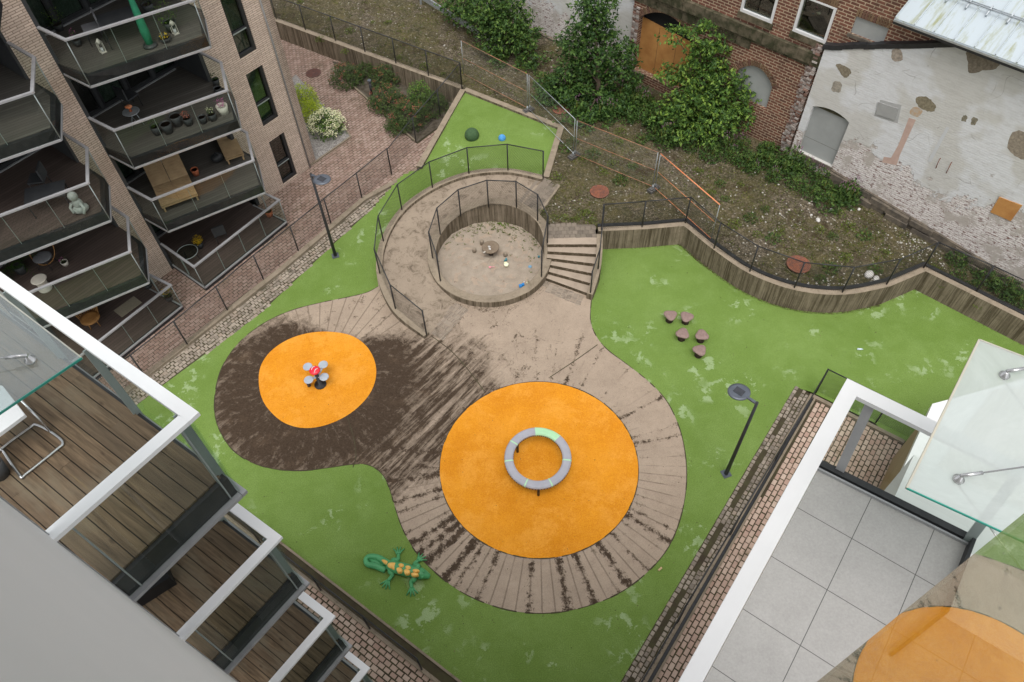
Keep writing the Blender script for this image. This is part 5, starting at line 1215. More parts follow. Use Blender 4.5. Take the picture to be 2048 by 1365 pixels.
for i,(u,v,m,r,h,pl,pm,bl,lb_) in enumerate([
  (316,268,'darkpot',.17,.3,1.1,'leaf_bush',None,'dark planter with low green plant, leftmost of the pot row on the middle balcony'),
  (338,265,'darkpot',.19,.34,None,None,None,'empty dark pot second from the left in the pot row'),
  (357,250,'darkpot',.2,.36,None,None,None,'largest empty dark pot in the middle of the pot row'),
  (379,250,'darkpot',.16,.28,.9,'bloom_red','bloom_red','dark pot with salmon flowers in the pot row'),
  (408,246,'darkpot',.14,.24,None,None,None,'small empty dark pot right of the salmon flowers'),
  (427,240,'darkpot',.15,.24,1.0,'leaf_bush','bloom_cream','dark pot with cream flowers beside the magenta ones'),
  (449,228,'creampot',.19,.32,1.0,'bloom_pink','bloom_pink','white pot with magenta flowers at the right end of the pot row'),
  (434,170,'darkpot',.13,.22,1.2,'leaf_bush',None,'dark pot with a green bush by the side rail above the magenta flowers'),
  (437,184,'darkpot',.14,.16,None,None,None,'low dark pot at the right corner under the handrail')]):
    q=P(u,v,D2+.0); pot(q,r,h,m,lb_,plant=pl,pm=pm or 'leaf_bush',bloom=bl,n=70,ph=.22)
q=P(275,250,D2); t=thing('side_table','small round wire side table with orange mushroom ornaments','table',q)
b=MB(); b.lathe(q,[(.26,.5),(.27,.51),(.26,.52)],20); b.build('table_top',M['galv'],t)
for a in (0,120,240): b=MB(); b.tube([q+U(a)*.22,q+U(a+60)*.1+Vector((0,0,.5))],.01,5); b.build('leg',M['galv'],t)
q2=q+Vector((0,0,.52)); t=thing('ornament','orange mushroom ornament standing on the wire side table','ornament',q2)
b=MB(); b.lathe(q2,[(.05,0),(.03,.1),(.03,.14)],8); b.build('foot',M['terracotta'],t); b=MB(); b.ball(q2+Vector((0,0,.17)),.12,.1,.05); b.build('cap',M['orange_band'],t)
# loungers
def lounger(q,rz,L,W,lb,two=False):
    t=thing('wooden_lounger',lb,'lounger',q,'slatted teak loungers',rz)
    for j in range(2 if two else 1):
        y0=-W/2+j*(W/2+.01) if two else -W/2; w2=W/2-.01 if two else W
        b=MB(); n=12
        for k in range(n):
            x=-L*.15+k*(L*.65/n); b.prism([(x,y0),(x+L*.65/n-.012,y0),(x+L*.65/n-.012,y0+w2),(x,y0+w2)],.30,.33)
        b.build('seat',M['teak'],t,local=True)
        b=MB()
        for k in range(8):
            x0=-L*.15-k*.09;x1=x0-.078; b.add([(x0,y0,.32+k*.06),(x1,y0,.32+(k+.9)*.06),(x1,y0+w2,.32+(k+.9)*.06),(x0,y0+w2,.32+k*.06),(x0,y0,.29+k*.06),(x1,y0,.29+(k+.9)*.06),(x1,y0+w2,.29+(k+.9)*.06),(x0,y0+w2,.29+k*.06)],[(3,2,1,0),(4,5,6,7),(0,1,5,4),(1,2,6,5),(2,3,7,6),(3,0,4,7)])
        b.build('backrest',M['teak'],t,local=True)
    b=MB(); b.prism([(-L*.15,-W/2),(L*.5,-W/2),(L*.5,W/2),(-L*.15,W/2)],.22,.27); b.build('base_frame',M['teak'],t,local=True)
    for x,y in ((L*.45,W/2-.06),(L*.45,-W/2+.06),(-L*.1,W/2-.06),(-L*.1,-W/2+.06)): b=MB(); b.box((x,y,0),.06,.06,.24); b.build('leg',M['teak'],t,local=True)
q=P(352,385,D1); lounger(q,R(-60),1.75,1.25,'wide double teak lounger on the lower angled balcony, pot beside it',True)
q=P(462,300,D1); lounger(q,R(-62),1.7,.66,'single teak lounger at the right end of the lower angled balcony')
pot(P(393,350,D1),.14,.26,'terracotta','orange terracotta pot between the two teak loungers')
q=P(438,322,D1); b=MB(); b.ball(q+Vector((0,0,.16)),.26,.2,.17,.5); b.tube([q+Vector((-.1,0,.3)),q+Vector((0,.0,.4)),q+Vector((.1,0,.3))],.015,5); tag(b.build('black_bag',M['black']),'shiny black bag on the deck by the single lounger','bag')
# top balcony
pot(P(345,62,D3),.2,.3,'darkpot','large leafy plant in a dark pot at the right of the top balcony',plant=1.9,n=260,ph=.6,pm='leaf_tree2')
pot(P(300,25,D3),.18,.28,'darkpot','tall green plant in a dark pot behind the folded parasol',plant=1.8,n=200,ph=.5)
pot(P(332,83,D3),.19,.14,'darkpot','low bowl with yellow flowers on the top balcony',plant=.9,n=50,ph=.08,pm='bloom_yellow')
pot(P(120,60,D3),.16,.2,'darkpot','green climbing plant in a pot at the left end of the top balcony',plant=1.9,n=200,ph=.5,pm='leaf_tree2')
pot(P(158,92,D3),.12,.2,'darkpot','pink orchid in a dark pot by the left glass of the top balcony',plant=1.1,n=50,ph=.3,bloom='bloom_pink')
q=P(301,92,D3); t=thing('folded_parasol','folded green parasol leaning on the top balcony','parasol',q)
M['parasol']=mat('green_canvas',(.02,.2,.1),(.015,.15,.08),6,.8)
tp=q+Vector((-.15,.35,1.55)); b=MB(); b.tube([q+Vector((0,0,.05)),q.lerp(tp,.25),q.lerp(tp,.5),q.lerp(tp,.8),tp],[.1,.13,.11,.08,.03],10); b.build('canvas',M['parasol'],t)
b=MB(); b.ball(tp,.12,.12,.05); b.build('cap',M['parasol'],t); b=MB(); b.lathe(q,[(.22,0),(.2,.06),(.05,.08)],14); b.build('foot',M['darkpot'],t)
for (u,v,lb_) in ((352,68,'white lantern with pointed roof at the right of the top balcony'),(207,105,'small white lantern on the floor of the top balcony')):
    q=P(u,v,D3); t=thing('lantern',lb_,'lantern',q); b=MB(); b.lathe(q,[(.1,.3),(.02,.42)],4,.5); b.build('roof',M['creampot'],t)
    b=MB(); 
    for a in (0,90,180,270): b.beam(q+U(a)*.1,q+U(a)*.09+Vector((0,0,.3)),.015,.015)
    b.lathe(q,[(.1,0),(.1,.02)],4); b.build('frame',M['creampot'],t); b=MB(); b.lathe(q,[(.035,.02),(.035,.14)],8); b.build('candle',M['white'],t)
def tbl(q,w_,l,rz,h,lb,m):
    t=thing('balcony_table',lb,'table',q,None,R(rz)); b=MB(); b.box((0,0,h-.03),w_,l,.03); b.build('table_top',M[m],t,local=True)
    for x in (-1,1):
        for y in (-1,1): b=MB(); b.box((x*(w_/2-.04),y*(l/2-.04),0),.03,.03,h-.03); b.build('leg',M['black'],t,local=True)
tbl(P(252,80,D3),1.0,.75,30,.72,'dark table with a glass top on the top balcony','darkclad')
def chair(q,rz,lb,m='soft_grey'):
    t=thing('balcony_chair',lb,'chair',q,None,R(rz)); b=MB(); b.box((0,0,.42),.46,.46,.06); b.build('seat',M[m],t,local=True)
    b=MB(); b.prism([(-.25,-.23),(-.2,-.23),(-.2,.23),(-.25,.23)],.45,.88); b.build('backrest',M[m],t,local=True)
    for x in (-.2,.2):
        for y in (-.2,.2): b=MB(); b.tube([(x,y,0),(x,y,.43)],.013,6); b.build('leg',M['black'],t,local=True)
chair(P(196,84,D3),210,'grey cushioned chair on the top balcony beside the dark table')
chair(P(268,215,D2),60,'dark grey chair at the back of the pot balcony','darkclad')
# left column
q=P(165,424,D2); t=thing('garden_statue','pale seated stone figure by the glass of the left middle balcony','statue',q)
M['statue']=mat('pale_statue',(.36,.37,.35),(.28,.29,.27),8,.7)
b=MB(); b.ball(q+Vector((0,0,.14)),.24,.18,.15,.4); b.ball(q+Vector((.02,0,.34)),.15,.13,.18); b.ball(q+Vector((.0,0,.60)),.14,.13,.15); b.tube([q+Vector((.12,-.05,.4)),q+Vector((.22,-.12,.25)),q+Vector((.18,-.22,.12))],.045,8); b.tube([q+Vector((-.1,-.08,.4)),q+Vector((-.2,-.1,.25)),q+Vector((-.1,-.2,.14))],.045,8)
b.build('figure',M['statue'],t)
tbl(P(110,415,D2),1.1,.7,20,.6,'dark low table on the left middle balcony','darkclad')
chair(P(90,380,D2),190,'dark chair at the back of the left middle balcony','darkclad')
q=P(92,578,D1); t=thing('round_stool','cream hourglass stool behind the rail of the lower left balcony','stool',q)
b=MB(); b.lathe(q,[(.2,0),(.21,.05),(.14,.22),(.2,.42),(.24,.45),(.22,.47)],22); b.build('body',M['creampot'],t)
q=P(97,532,D1); t=thing('hoop_chair','round wire hoop chair on the lower left balcony','chair',q)
pts=[q+Vector((.42*math.cos(a),.15+.3*math.sin(a),.55+.36*math.sin(a))) for a in [k*math.pi/12 for k in range(24)]]
b=MB(); b.tube(pts,.014,6,True); b.build('hoop',M['rattan'],t)
b=MB(); b.ball(q+Vector((0,.0,.40)),.3,.28,.05); b.build('cushion',M['soft_grey'],t)
for a in (45,135,225,315): b=MB(); b.tube([q+U(a)*.3,q+U(a)*.2+Vector((0,0,.38))],.012,5); b.build('leg',M['black'],t)
pot(P(132,530,D1),.12,.16,'creampot','pot with bright pink flowers beside the hoop chair',plant=1.1,n=40,ph=.16,bloom='bloom_pink')
q=P(45,545,D1); t=thing('potted_palm','feathery palm in a pot at the left of the lower left balcony','palm',q)
b=MB(); b.lathe(q,[(.14,0),(.18,.3),(.15,.3)],12); b.build('pot',M['darkpot'],t)
b=MB()
for k in range(16):
    a=rnd.uniform(0,360); L=rnd.uniform(.5,.9); p0=q+Vector((0,0,.3)); pr=None
    for e in range(1,9):
        f=e/8; c=p0+U(a)*L*f+Vector((0,0,.9*f-.75*f*f)); sd=U(a+90)
        for s_ in (-1,1): b.add([c,c+U(a)*.03,c+sd*s_*.16*(1-f*.5)+U(a)*.1-Vector((0,0,.03))],[(0,1,2)])
b.build('fronds',M['leaf_tree'],t)
q=P(190,650,D0); t=thing('wicker_chair','round orange-brown wicker chair on the lowest left terrace','chair',q,None,R(30))
b=MB(); b.lathe((0,0,0),[(.26,.34),(.33,.36),(.33,.40),(.2,.41)],20); b.build('seat',M['rattan'],t,local=True)
b=MB()
for k in range(-6,7):
    a=R(90+k*13); b.tube([(.31*math.cos(a),.31*math.sin(a),.38),(.38*math.cos(a),.42*math.sin(a)+.05,.62),(.34*math.cos(a),.40*math.sin(a)+.12,.85)],.012,5)
b.tube([(.34*math.cos(R(90+k*13)),.40*math.sin(R(90+k*13))+.12,.86) for k in range(-6,7)],.02,6); b.tube([(.38*math.cos(R(90+k*13)),.42*math.sin(R(90+k*13))+.05,.64) for k in range(-6,7)],.012,6)
for z_ in (.47,.55): b.tube([((.31+.07*(z_-.38)/.24)*math.cos(R(90+k*13)),(.31+.11*(z_-.38)/.24)*math.sin(R(90+k*13))+.05*(z_-.38)/.24,z_) for k in range(-6,7)],.009,5)
b.build('backrest',M['rattan'],t,local=True)
for a in (45,135,225,315): b=MB(); q3=U(a)*.22; b.tube([(q3.x,q3.y,0),(q3.x*.9,q3.y*.9,.35)],.018,6); b.build('leg',M['rattan'],t,local=True)
q=P(256,614,D0); b=MB(); b.box(q+Vector((0,0,.002)),.85,.5,.012,52); tag(b.build('door_mat',mat('beige_mat',(.3,.26,.19),(.25,.22,.16),20,.95)),'beige mat on the lowest left terrace','mat')
pot(P(340,600,D0),.15,.2,'darkpot','pot with small yellow flowers at the corner of the lowest left terrace',plant=1.4,n=110,ph=.3,bloom='bloom_yellow')
pot(P(298,575,D0),.15,.2,'darkpot','dark pot with a shrub by the door of the lowest left terrace',plant=1.2,n=80,ph=.25)
pot(P(540,432,D0),.16,.26,'terracotta','terracotta pot with a green plant at the far end of the lower right terrace',plant=1.0,n=50,ph=.14)
pot(P(402,495,D0),.14,.25,'darkpot','pot with a dome of bright yellow flowers on the ground terrace',plant=1.5,n=200,ph=.26,pm='bloom_yellow',bloom='bloom_yellow')
def hoopt(q,r,lb):
    t=thing('round_glass_table',lb,'table',q); b=MB(); b.tube([q+Vector((r*math.cos(k*math.pi/12),r*math.sin(k*math.pi/12),.55)) for k in range(24)],.014,6,True); b.build('rim',M['post_grey'],t)
    b=MB(); b.lathe(q+Vector((0,0,.54)),[(r*.97,0),(r*.97,.008)],24); b.build('table_top',M['balc_glass'],t)
    for a in (30,150,270): b=MB(); b.tube([q+U(a)*r*.8,q+U(a)*r*.5+Vector((0,0,.54))],.012,5); b.build('leg',M['black'],t)
hoopt(P(385,525,D0),.38,'round glass table with a thin rim on the ground terrace'); 
chair(P(445,480,D0),120,'dark chair beside the yellow flowers on the ground terrace','darkclad')
# ------------------------------------------------------------------ near building: wall face, balconies
nb_=thing('near_apartment_block','light grey rendered building face right below the viewer with stacked wooden-deck balconies','building',(-2,1.5,0))
C0=Vector((-2.836,3.341,0)); Q0=Vector((-3.63,2.275,0)); AD=U(145.3); WD=U(-34.7); wn=Vector((-.569,-.822,0))
b=MB(); b.prism([Q0,Q0+WD*9,Q0+WD*9+wn*.4,Q0+wn*.4],-.1,21.6); b.build('rendered_wall',M['white_grey'],nb_)
b=MB(); b.beam(Q0+Vector((0,0,0))+AD*.012,Q0+AD*.012+Vector((0,0,19.9)),.02,.024,WD); b.build('corner_trim',M['rail_grey'],nb_)
zr_=[15.39,12.75,9.9,7.05,4.2,1.35]; BD=(Q0-C0).normalized(); BW=(Q0-C0).length
for k,zr in enumerate(zr_):
    LA=5.2; zd=zr-1.1; ext=1.4
    def BP(a,c,z): q=C0+AD*a+BD*c; return Vector((q.x,q.y,z))
    b=MB(); b.prism([BP(.035,.035,0),BP(LA,.035,0),BP(LA,BW+ext,0),BP(.035,BW+ext,0)],zd-.35,zd-.035); bo=b.build('balcony',M['black'],nb_)
    b=MB(); y=.07; 
    while y<BW+ext-.1:
        x0=.075+rnd.uniform(0,.005); cut=[x0]; x=x0+rnd.uniform(1.2,3.6)
        while x<LA-.4: cut.append(x); x+=rnd.uniform(2,3.6)
        cut.append(LA)
        for a,c in zip(cut,cut[1:]): b.prism([BP(a+.001,y,0),BP(c-.001,y,0),BP(c-.001,y+.133,0),BP(a+.001,y+.133,0)],zd-.03,zd+rnd.uniform(-.0015,.0015))
        y+=.142
    b.build('deck_boards',M['board_near'],bo)
    b=MB(); b.beam(BP(-.057,0,zr),BP(LA,0,zr),.115,.05); b.beam(BP(0,.057,zr),BP(0,BW,zr),.115,.05); b.build('handrail',M['white_rail'],bo)
    b=MB(); zb_=zd-.36
    b.quad(BP(0.0,0.02,zb_),BP(LA,0.02,zb_),BP(LA,0.02,zr-.03),BP(0.0,0.02,zr-.03)); b.quad(BP(.02,0.0,zb_),BP(.02,BW-.02,zb_),BP(.02,BW-.02,zr-.03),BP(.02,0.0,zr-.03)); b.build('glass_panels',M['balc_glass'],bo)
    b=MB(); b.beam(BP(-.03,0,zb_),BP(LA,0,zb_),.06,.05); b.beam(BP(0,.035,zb_),BP(0,BW,zb_),.06,.05); b.build('bottom_profile',M['rail_grey'],bo)
    for a,c,d in ((.12,.05,AD),(1.35,.05,AD),(2.6,.05,AD),(3.9,.05,AD),(.05,.12,BD),(.05,BW-.14,BD)):
        b=MB(); b.beam(BP(a,c,zb_+.03),BP(a,c,zr-.02),.075,.014,d); b.build('post',M['post_grey'],bo)
# glass canopy over the top balcony
K=P(165,718,17.0); t=thing('glass_canopy','clear glass canopy sheet with a steel fixing above the near wooden balcony','canopy',K)
b=MB(); d1=U(144.2); d2=U(-131.5); b.prism([K,K+d1*3.5,K+d1*3.5+d2*1.3,K+d2*1.3],K.z,K.z+.014); b.build('glass_sheet',M['canopy_l'],t)
b=MB(); b.beam(K+d2*.0+Vector((0,0,.007)),K+d2*1.3+Vector((0,0,.007)),.006,.017); b.build('polished_edge',M['edge_green'],t)
b=MB(); b.beam(K+d1*.0+Vector((0,0,.007)),K+d1*3.5+Vector((0,0,.007)),.008,.016); b.build('outer_edge',mat('glass_edge_pale',(.5,.5,.4),(.45,.45,.4),3,.3),t)
def fixing(t,q,to,m='chrome'):
    b=MB(); b.lathe(q,[(.035,.0),(.036,.012),(.02,.022),(.012,.05)],18); b.build('disc_fixing',M[m],t)
    b=MB(); p=q+Vector((0,0,.055)); d=(to-p).normalized(); b.tube([p-d*.01,p+d*.12],.013,10); b.tube([p+d*.12,to],.006,8); b.build('tie_rod',M[m],t)
q=P(62,722,17.014); fixing(t,q,q+Vector((-1.2,-.2,.15)))
# chair and pot on the near balcony
zd=zr_[0]-1.1
t=thing('white_chair','white garden chair with a bent steel sled frame on the near wooden deck','chair',P(60,880,zd))
def N1(x,y,z=0): return P(x,y,zd+z)
b=MB(); fr=crom([N1(-60,960,.02),N1(2,899,.02),N1(60,856,.02),N1(72,850,.02),N1(101,864,.02),N1(122,880,.02),N1(125,889,.02),N1(118,896,.02),N1(50,950,.02),N1(40,952,.02),N1(2,897,.02)],4); b.tube(fr,.013,8)
b.tube([N1(101,864,.02),N1(78,838,.2),N1(40,800,.42)],.013,8); b.build('sled_frame',M['chrome'],t)
s=[P(-80,760,zd+.46),P(5,772,zd+.46),P(52,832,zd+.44),P(-60,915,zd+.44)]; b=MB(); b.prism([(q.x,q.y) for q in s],zd+.42,zd+.46); b.build('seat',M['white'],t)
pot(P(3,950,zd),.11,.2,'darkpot','small dark pot with red berries at the left edge of the near deck',plant=.9,n=60,ph=.05,pm='bloom_red')
zd2=zr_[1]-1.1; q=P(312,1168,zd2); b=MB(); q=P(268,1198,zd2); q1=P(345,1150,zd2)
M['blackbox']=mat('black_box',(.006,.006,.007),(.01,.01,.01),4,.5)
b.beam(q+Vector((0,0,.12)),q1+Vector((0,0,.12)),.30,.24); tag(b.build('planter_box',M['blackbox']),'black box standing on the second wooden balcony below','box')
# ------------------------------------------------------------------ right building and tiled terrace
ZT=13.86
T0=P(1640,932,ZT); T1=P(1940,1082,ZT); TD=U(54.0); TE=U(-35.8); T2=T1-TD*.85
q=P(1703.6,1077.5,ZT)
TX=-(q.x*TD.x+q.y*TD.y); TY=-(q.x*(-TD.y)+q.y*TD.x)
ca,sa=math.cos(R(54)),math.sin(R(54)); TX=-(q.x*ca+q.y*sa); TY=-(-q.x*sa+q.y*ca)
M['tiles']=tiles()
rbd=thing('terrace_building','right-hand building with grey-tiled terrace and white handrails','building',(5,3,0))
poly=[T0,T1,T2,T2+TE*2.5,T2+TE*2.5-TD*5,T0-TD*6.5]
b=MB(); b.prism(poly,ZT-.02,ZT); b.build('tiled_floor',M['tiles'],rbd,uv=True,uvang=54)
b=MB(); b.prism([q+Vector((0,0,0)) for q in poly],ZT-.4,ZT-.024); b.build('terrace_slab',M['white'],rbd)
RC0=P(1702,778,15.0); RL=RC0-TD*6.5; RR=RC0+TE*3.4
b=MB(); b.beam(RC0+TD*.07,RL,.14,.05); b.beam(RC0-TE*.07+TE*.14,RR,.14,.05); b.build('handrail',M['white'],rbd)
b=MB(); b.quad(Vector((RC0.x,RC0.y,ZT)),Vector((RL.x,RL.y,ZT)),RL-Vector((0,0,.03)),RC0-Vector((0,0,.03)))
b.quad(Vector((RC0.x,RC0.y,ZT-.3)),Vector((RR.x,RR.y,ZT-.3)),RR-Vector((0,0,.03)),RC0-Vector((0,0,.03))); b.build('glass_panels',M['balc_glass'],rbd)
b=MB(); b.beam(T0+Vector((0,0,.03))-TE*.02,T1+Vector((0,0,.03)),.07,.06); b.build('black_gutter',M['black'],rbd)
b=MB(); b.beam(T0+Vector((0,0,.02))-TD*.06-TE*.02,T1+Vector((0,0,.02))-TD*.06,.02,.04); b.build('gutter_edge',M['rail_grey'],rbd)
b=MB(); b.beam(T1+Vector((0,0,.06)),T2+Vector((0,0,.06)),.03,.12); b.beam(T2+Vector((0,0,.06)),T2-TD*.6-TE*.25+Vector((0,0,.06)),.03,.12); b.build('end_upstand',M['black'],rbd)
for k in (.20,1.45,2.7): 
    top=RC0+TE*k-Vector((0,0,.02)); bot=T0+TE*(k-.02)+TD*.03; b=MB(); b.beam(Vector((top.x,top.y,14.98))-TD*.0,Vector((bot.x,bot.y,ZT+.02)),.03,.085,TE); b.build('post',M['post_grey'] if k>1 else M['rail_grey'],rbd)
# lower white parapets
LR0=P(1590,950,11.0); b=MB(); e=LR0-TD*5.5
b.beam(LR0+TE*.06,e+TE*.06,.16,.06); b.build('lower_handrail',M['white'],rbd)
b=MB(); b.beam(LR0+TE*.24-TD*.05-Vector((0,0,.15)),e+TE*.24-Vector((0,0,.15)),.16,.05); b.build('lower_parapet_edge',M['white'],rbd)
b=MB(); b.prism([LR0+TE*.17-TD*.4,LR0+TE*2.5-TD*.4,e+TE*2.5,e+TE*.17],9.6,9.9); b.build('lower_slab',M['white_grey'],rbd)
b=MB(); b.prism([LR0+TE*.9-TD*.6,LR0+TE*6-TD*.6,e+TE*6,e+TE*.9],-.1,ZT-.41); b.build('building_body',M['white_grey'],rbd)
# low timber-clad wing
g0=Vector((10.69,10.46,0)); sl0=P(1865,808,3.0); sl1=P(1785,984,3.0); sld=(sl1-sl0).normalized(); sln=Vector((-sld.y,sld.x,0))
if sln.x<0: sln=-sln
W0=sl0+sln*.06; b=MB(); b.prism([W0,W0+sld*9,W0+sld*9+sln*6,W0+sln*6],-.1,2.74); lw=thing('timber_wing','low timber-clad wing with a white roof slab below the glass canopies','building',(W0.x,W0.y,0)); b.build('timber_walls',M['wood_wall'],lw)
b=MB(); b.prism([sl0,sl0+sld*9,sl0+sld*9+sln*7,P(2100,742,3.0),P(1985,776,3.0)],2.76,3.0); b.build('roof_slab',M['white'],lw)
b=MB(); b.prism([P(1985,782,3.0),sl1+sln*.55-sld*.4,sl1+sln*.6+sld*4,sl1+sln*6+sld*4,P(2200,760,3.0)],3.004,3.04); b.build('roof_paving',mat('pale_roof_paving',(.47,.44,.40),(.42,.40,.36),2,.8),lw)
b=MB(); dp=[P(1796,1005,3.04),P(1960,1100,3.04),P(1990,1300,3.04),P(1760,1130,3.04)]; b.prism(dp,3.045,3.07); b.build('timber_deck',M['wood_wall'],lw)
b=MB(); q=P(1827,1015,3.07); b.box(q,.5,.3,.75,55); b.build('grey_cabinet',M['rail_grey'],lw)
b=MB(); q0,q1=P(1880,1010,3.1),P(1862,1045,3.1); b.beam(q0+Vector((0,0,1.2)),q1+Vector((0,0,1.2)),.4,.08); b.build('grey_panel',M['post_grey'],lw)
q=P(1905,720,2.6)
# glass canopies on the right
t=thing('glass_canopy','large hazy glass canopy with two steel disc fixings over the right terrace','canopy',P(1955,682,16.4))
k0,k1=P(1957,682,16.4),P(1812,978,16.4); dk=U(-31.5); b=MB(); b.prism([k0,k1,k1+dk*3,k0+dk*3],16.4,16.414); b.build('glass_sheet',M['canopy'],t)
b=MB(); b.beam(k1+Vector((0,0,.007)),k1+dk*3+Vector((0,0,.007)),.006,.017); b.build('polished_edge',M['edge_green'],t)
b=MB(); b.beam(k0+Vector((0,0,.007)),k1+Vector((0,0,.007)),.014,.02); b.beam(k0+Vector((0,0,.007)),k0+dk*3+Vector((0,0,.007)),.01,.02); b.build('outer_edge',mat('glass_edge_beige',(.45,.42,.34),(.4,.38,.32),3,.3),t)
for (u,v) in ((2008,752),(1916,960)):
    q=P(u,v,16.415); fixing(t,q,q+Vector((2.2,.1,.55)))
    b=MB(); b.tube([q-Vector((0,0,.03)),P(u+180,v+250,16.2)],.006,6); b.build('lower_tie_rod',M['chrome'],t)
# reflective side screen of the viewer's own balcony
E=Vector((1.05,.675,0)); pd=U(55+180); b=MB(); pn=Vector((-pd.y,pd.x,0))*.006
b.prism([E,E+pd*2.4,E+pd*2.4+pn*2,E+pn*2],16.6,23.5)
tag(b.build('glass_screen',M['mirror_pane']),'reflective glass side screen mirroring the orange circle beside the tiled terrace','glass screen')
# ------------------------------------------------------------------ trees, shrubs, weeds
def tree(name,lb,cat,base,blobs,n,size,m,trunkr=.09,group=None,limbs=True):
    t=thing(name,lb,cat,base,group)
    top=max(blobs,key=lambda q:q[0].z)[0]
    b=MB(); b.tube([base-Vector((0,0,.1)),base.lerp(top,.3)+Vector((.06,.03,0)),base.lerp(top,.65),top],[trunkr,trunkr*.7,trunkr*.45,trunkr*.15],8); b.build('trunk',M['bark'],t)
    if limbs:
        b=MB()
        for c,rx,ry,rz in blobs:
            k=min(.75,max(.15,(c.z-base.z)*.55/(top.z-base.z+.01))); s=base.lerp(top,k); b.tube([s,s.lerp(c,.5)+Vector((0,0,.08)),c],[trunkr*.4,trunkr*.25,.012],6)
        b.build('limbs',M['bark'],t)
    b=MB(); vol=sum(rx*ry*rz for _,rx,ry,rz in blobs)
    for c,rx,ry,rz in blobs:
        cl=max(3,int(n/14*rx*ry*rz/vol))
        for _ in range(cl):
            d=Vector((rnd.gauss(0,1),rnd.gauss(0,1),rnd.gauss(.25,1))).normalized(); k=.45+.85*rnd.random()**.8; cc=c+Vector((d.x*rx*k,d.y*ry*k,d.z*rz*k)); r=rnd.uniform(.10,.22)*(1 if size>.08 else .7)
            for _ in range(14):
                e=Vector((rnd.gauss(0,1),rnd.gauss(0,1),rnd.gauss(0,.5)))*r*.7; leaf(b,cc+e,size*rnd.uniform(.45,1.45),(d+e.normalized())*.5)
    b.build('crown',M[m],t); return t
g=P
tb=P(1196,222,UP)
tree('deciduous_tree','tall dark green leafy tree in front of the white wall, left of the boarded gate','tree',tb,
 [(P(1190,160,1.8),.95,.8,.6),(P(1140,150,2.0),.8,.7,.6),(P(1240,150,2.2),.65,.6,.6),(P(1190,95,3.2),1.05,.8,.8),(P(1140,95,3.0),.6,.6,.5),(P(1245,110,3.0),.5,.5,.5),(P(1185,45,4.2),.8,.7,.8),(P(1190,5,5.0),.7,.6,.7),(P(1110,190,1.2),.8,.6,.5),(P(1265,175,1.3),.5,.5,.5),(P(1175,235,.9+.3),.9,.5,.35),(P(1245,225,1.1),.6,.5,.35),(P(1150,190,1.4),.7,.6,.4),(P(1215,200,1.4),.7,.6,.4)],15000,.15,'leaf_tree',.12)
tb=P(1402,268,UP)
tree('deciduous_tree','spreading bright green tree in front of the boarded gate and grey arched window','tree',tb,
 [(P(1400,75,4.6),.5,.45,.5),(P(1352,70,4.3),.45,.4,.35),(P(1440,90,4.2),.4,.4,.4),(P(1410,110,3.9),.55,.5,.5),(P(1405,150,3.2),.75,.7,.6),(P(1345,150,2.8),.55,.5,.4),(P(1460,160,2.9),.65,.6,.5),(P(1490,195,2.4),.5,.5,.4),(P(1400,205,2.2),1.1,.9,.6),(P(1335,225,1.8),.75,.6,.4),(P(1450,230,1.9),.9,.7,.5),(P(1390,260,1.4),.9,.7,.4)],10500,.16,'leaf_tree2',.10)
tb=P(1010,115,UP)
tree('leafy_shrub','large green shrub by the guard rail in front of the white wall','shrub',tb,
 [(P(1010,50,2.2),1.1,.9,.8),(P(960,25,2.2),.9,.8,.7),(P(1045,75,1.8),.8,.7,.6),(P(920,5,2.0),.9,.8,.7),(P(990,95,1.4),.8,.6,.4),(P(1060,120,1.2),.7,.5,.35),(P(1000,10,3.0),.9,.8,.7)],12000,.15,'leaf_tree3',.06)
# weeds along the wall
def weedmesh(n,h,r,m,size=.07,bloom=None):
    b=MB()
    for _ in range(n):
        a=rnd.uniform(0,6.28); q=r*math.sqrt(rnd.random()); z=h*rnd.random()*(1-.5*q/r); leaf(b,Vector((q*math.cos(a),q*math.sin(a),z)),size*rnd.uniform(.6,1.4))
    st=MB()
    for _ in range(7): a=rnd.uniform(0,6.28); q=r*.6*rnd.random(); st.tube([Vector((q*.4*math.cos(a),q*.4*math.sin(a),-.05)),Vector((q*math.cos(a),q*math.sin(a),h*.8))],.006,4)
    return b,st
def weed(lb,n,h,r,m,size,bloom=None):
    t=thing('weed_clump',lb,'weeds',(0,0,0),'weed clumps on the gravel lot'); a,s_=weedmesh(n,h,r,m,size)
    a.build('leaves',M[m],t,local=True); s_.build('stems',M['grassb'],t,local=True)
    if bloom:
        b=MB()
        for _ in range(8): c=Vector((rnd.uniform(-r,r)*.5,rnd.uniform(-r,r)*.5,h*rnd.uniform(.8,1.05))); [leaf(b,c+Vector((0,0,.02*k)),.045) for k in range(5)]
        b.build('flower_spikes',M[bloom],t,local=True)
    return t
M['bloom_mauve']=LEAF('mauve_blooms',[(.22,.10,.17),(.3,.16,.24)])
protos=[weed('tall dark green weeds with mauve spikes under the left tree',320,.8,.38,'leaf_weed',.10,'bloom_mauve'),weed('dense green weed clump under the left tree',320,.55,.42,'leaf_weed',.10),weed('yellow green low weed clump in the gravel',110,.2,.22,'leaf_weed2',.06),weed('small dark weed clump in the gravel',130,.28,.25,'leaf_weed',.07)]
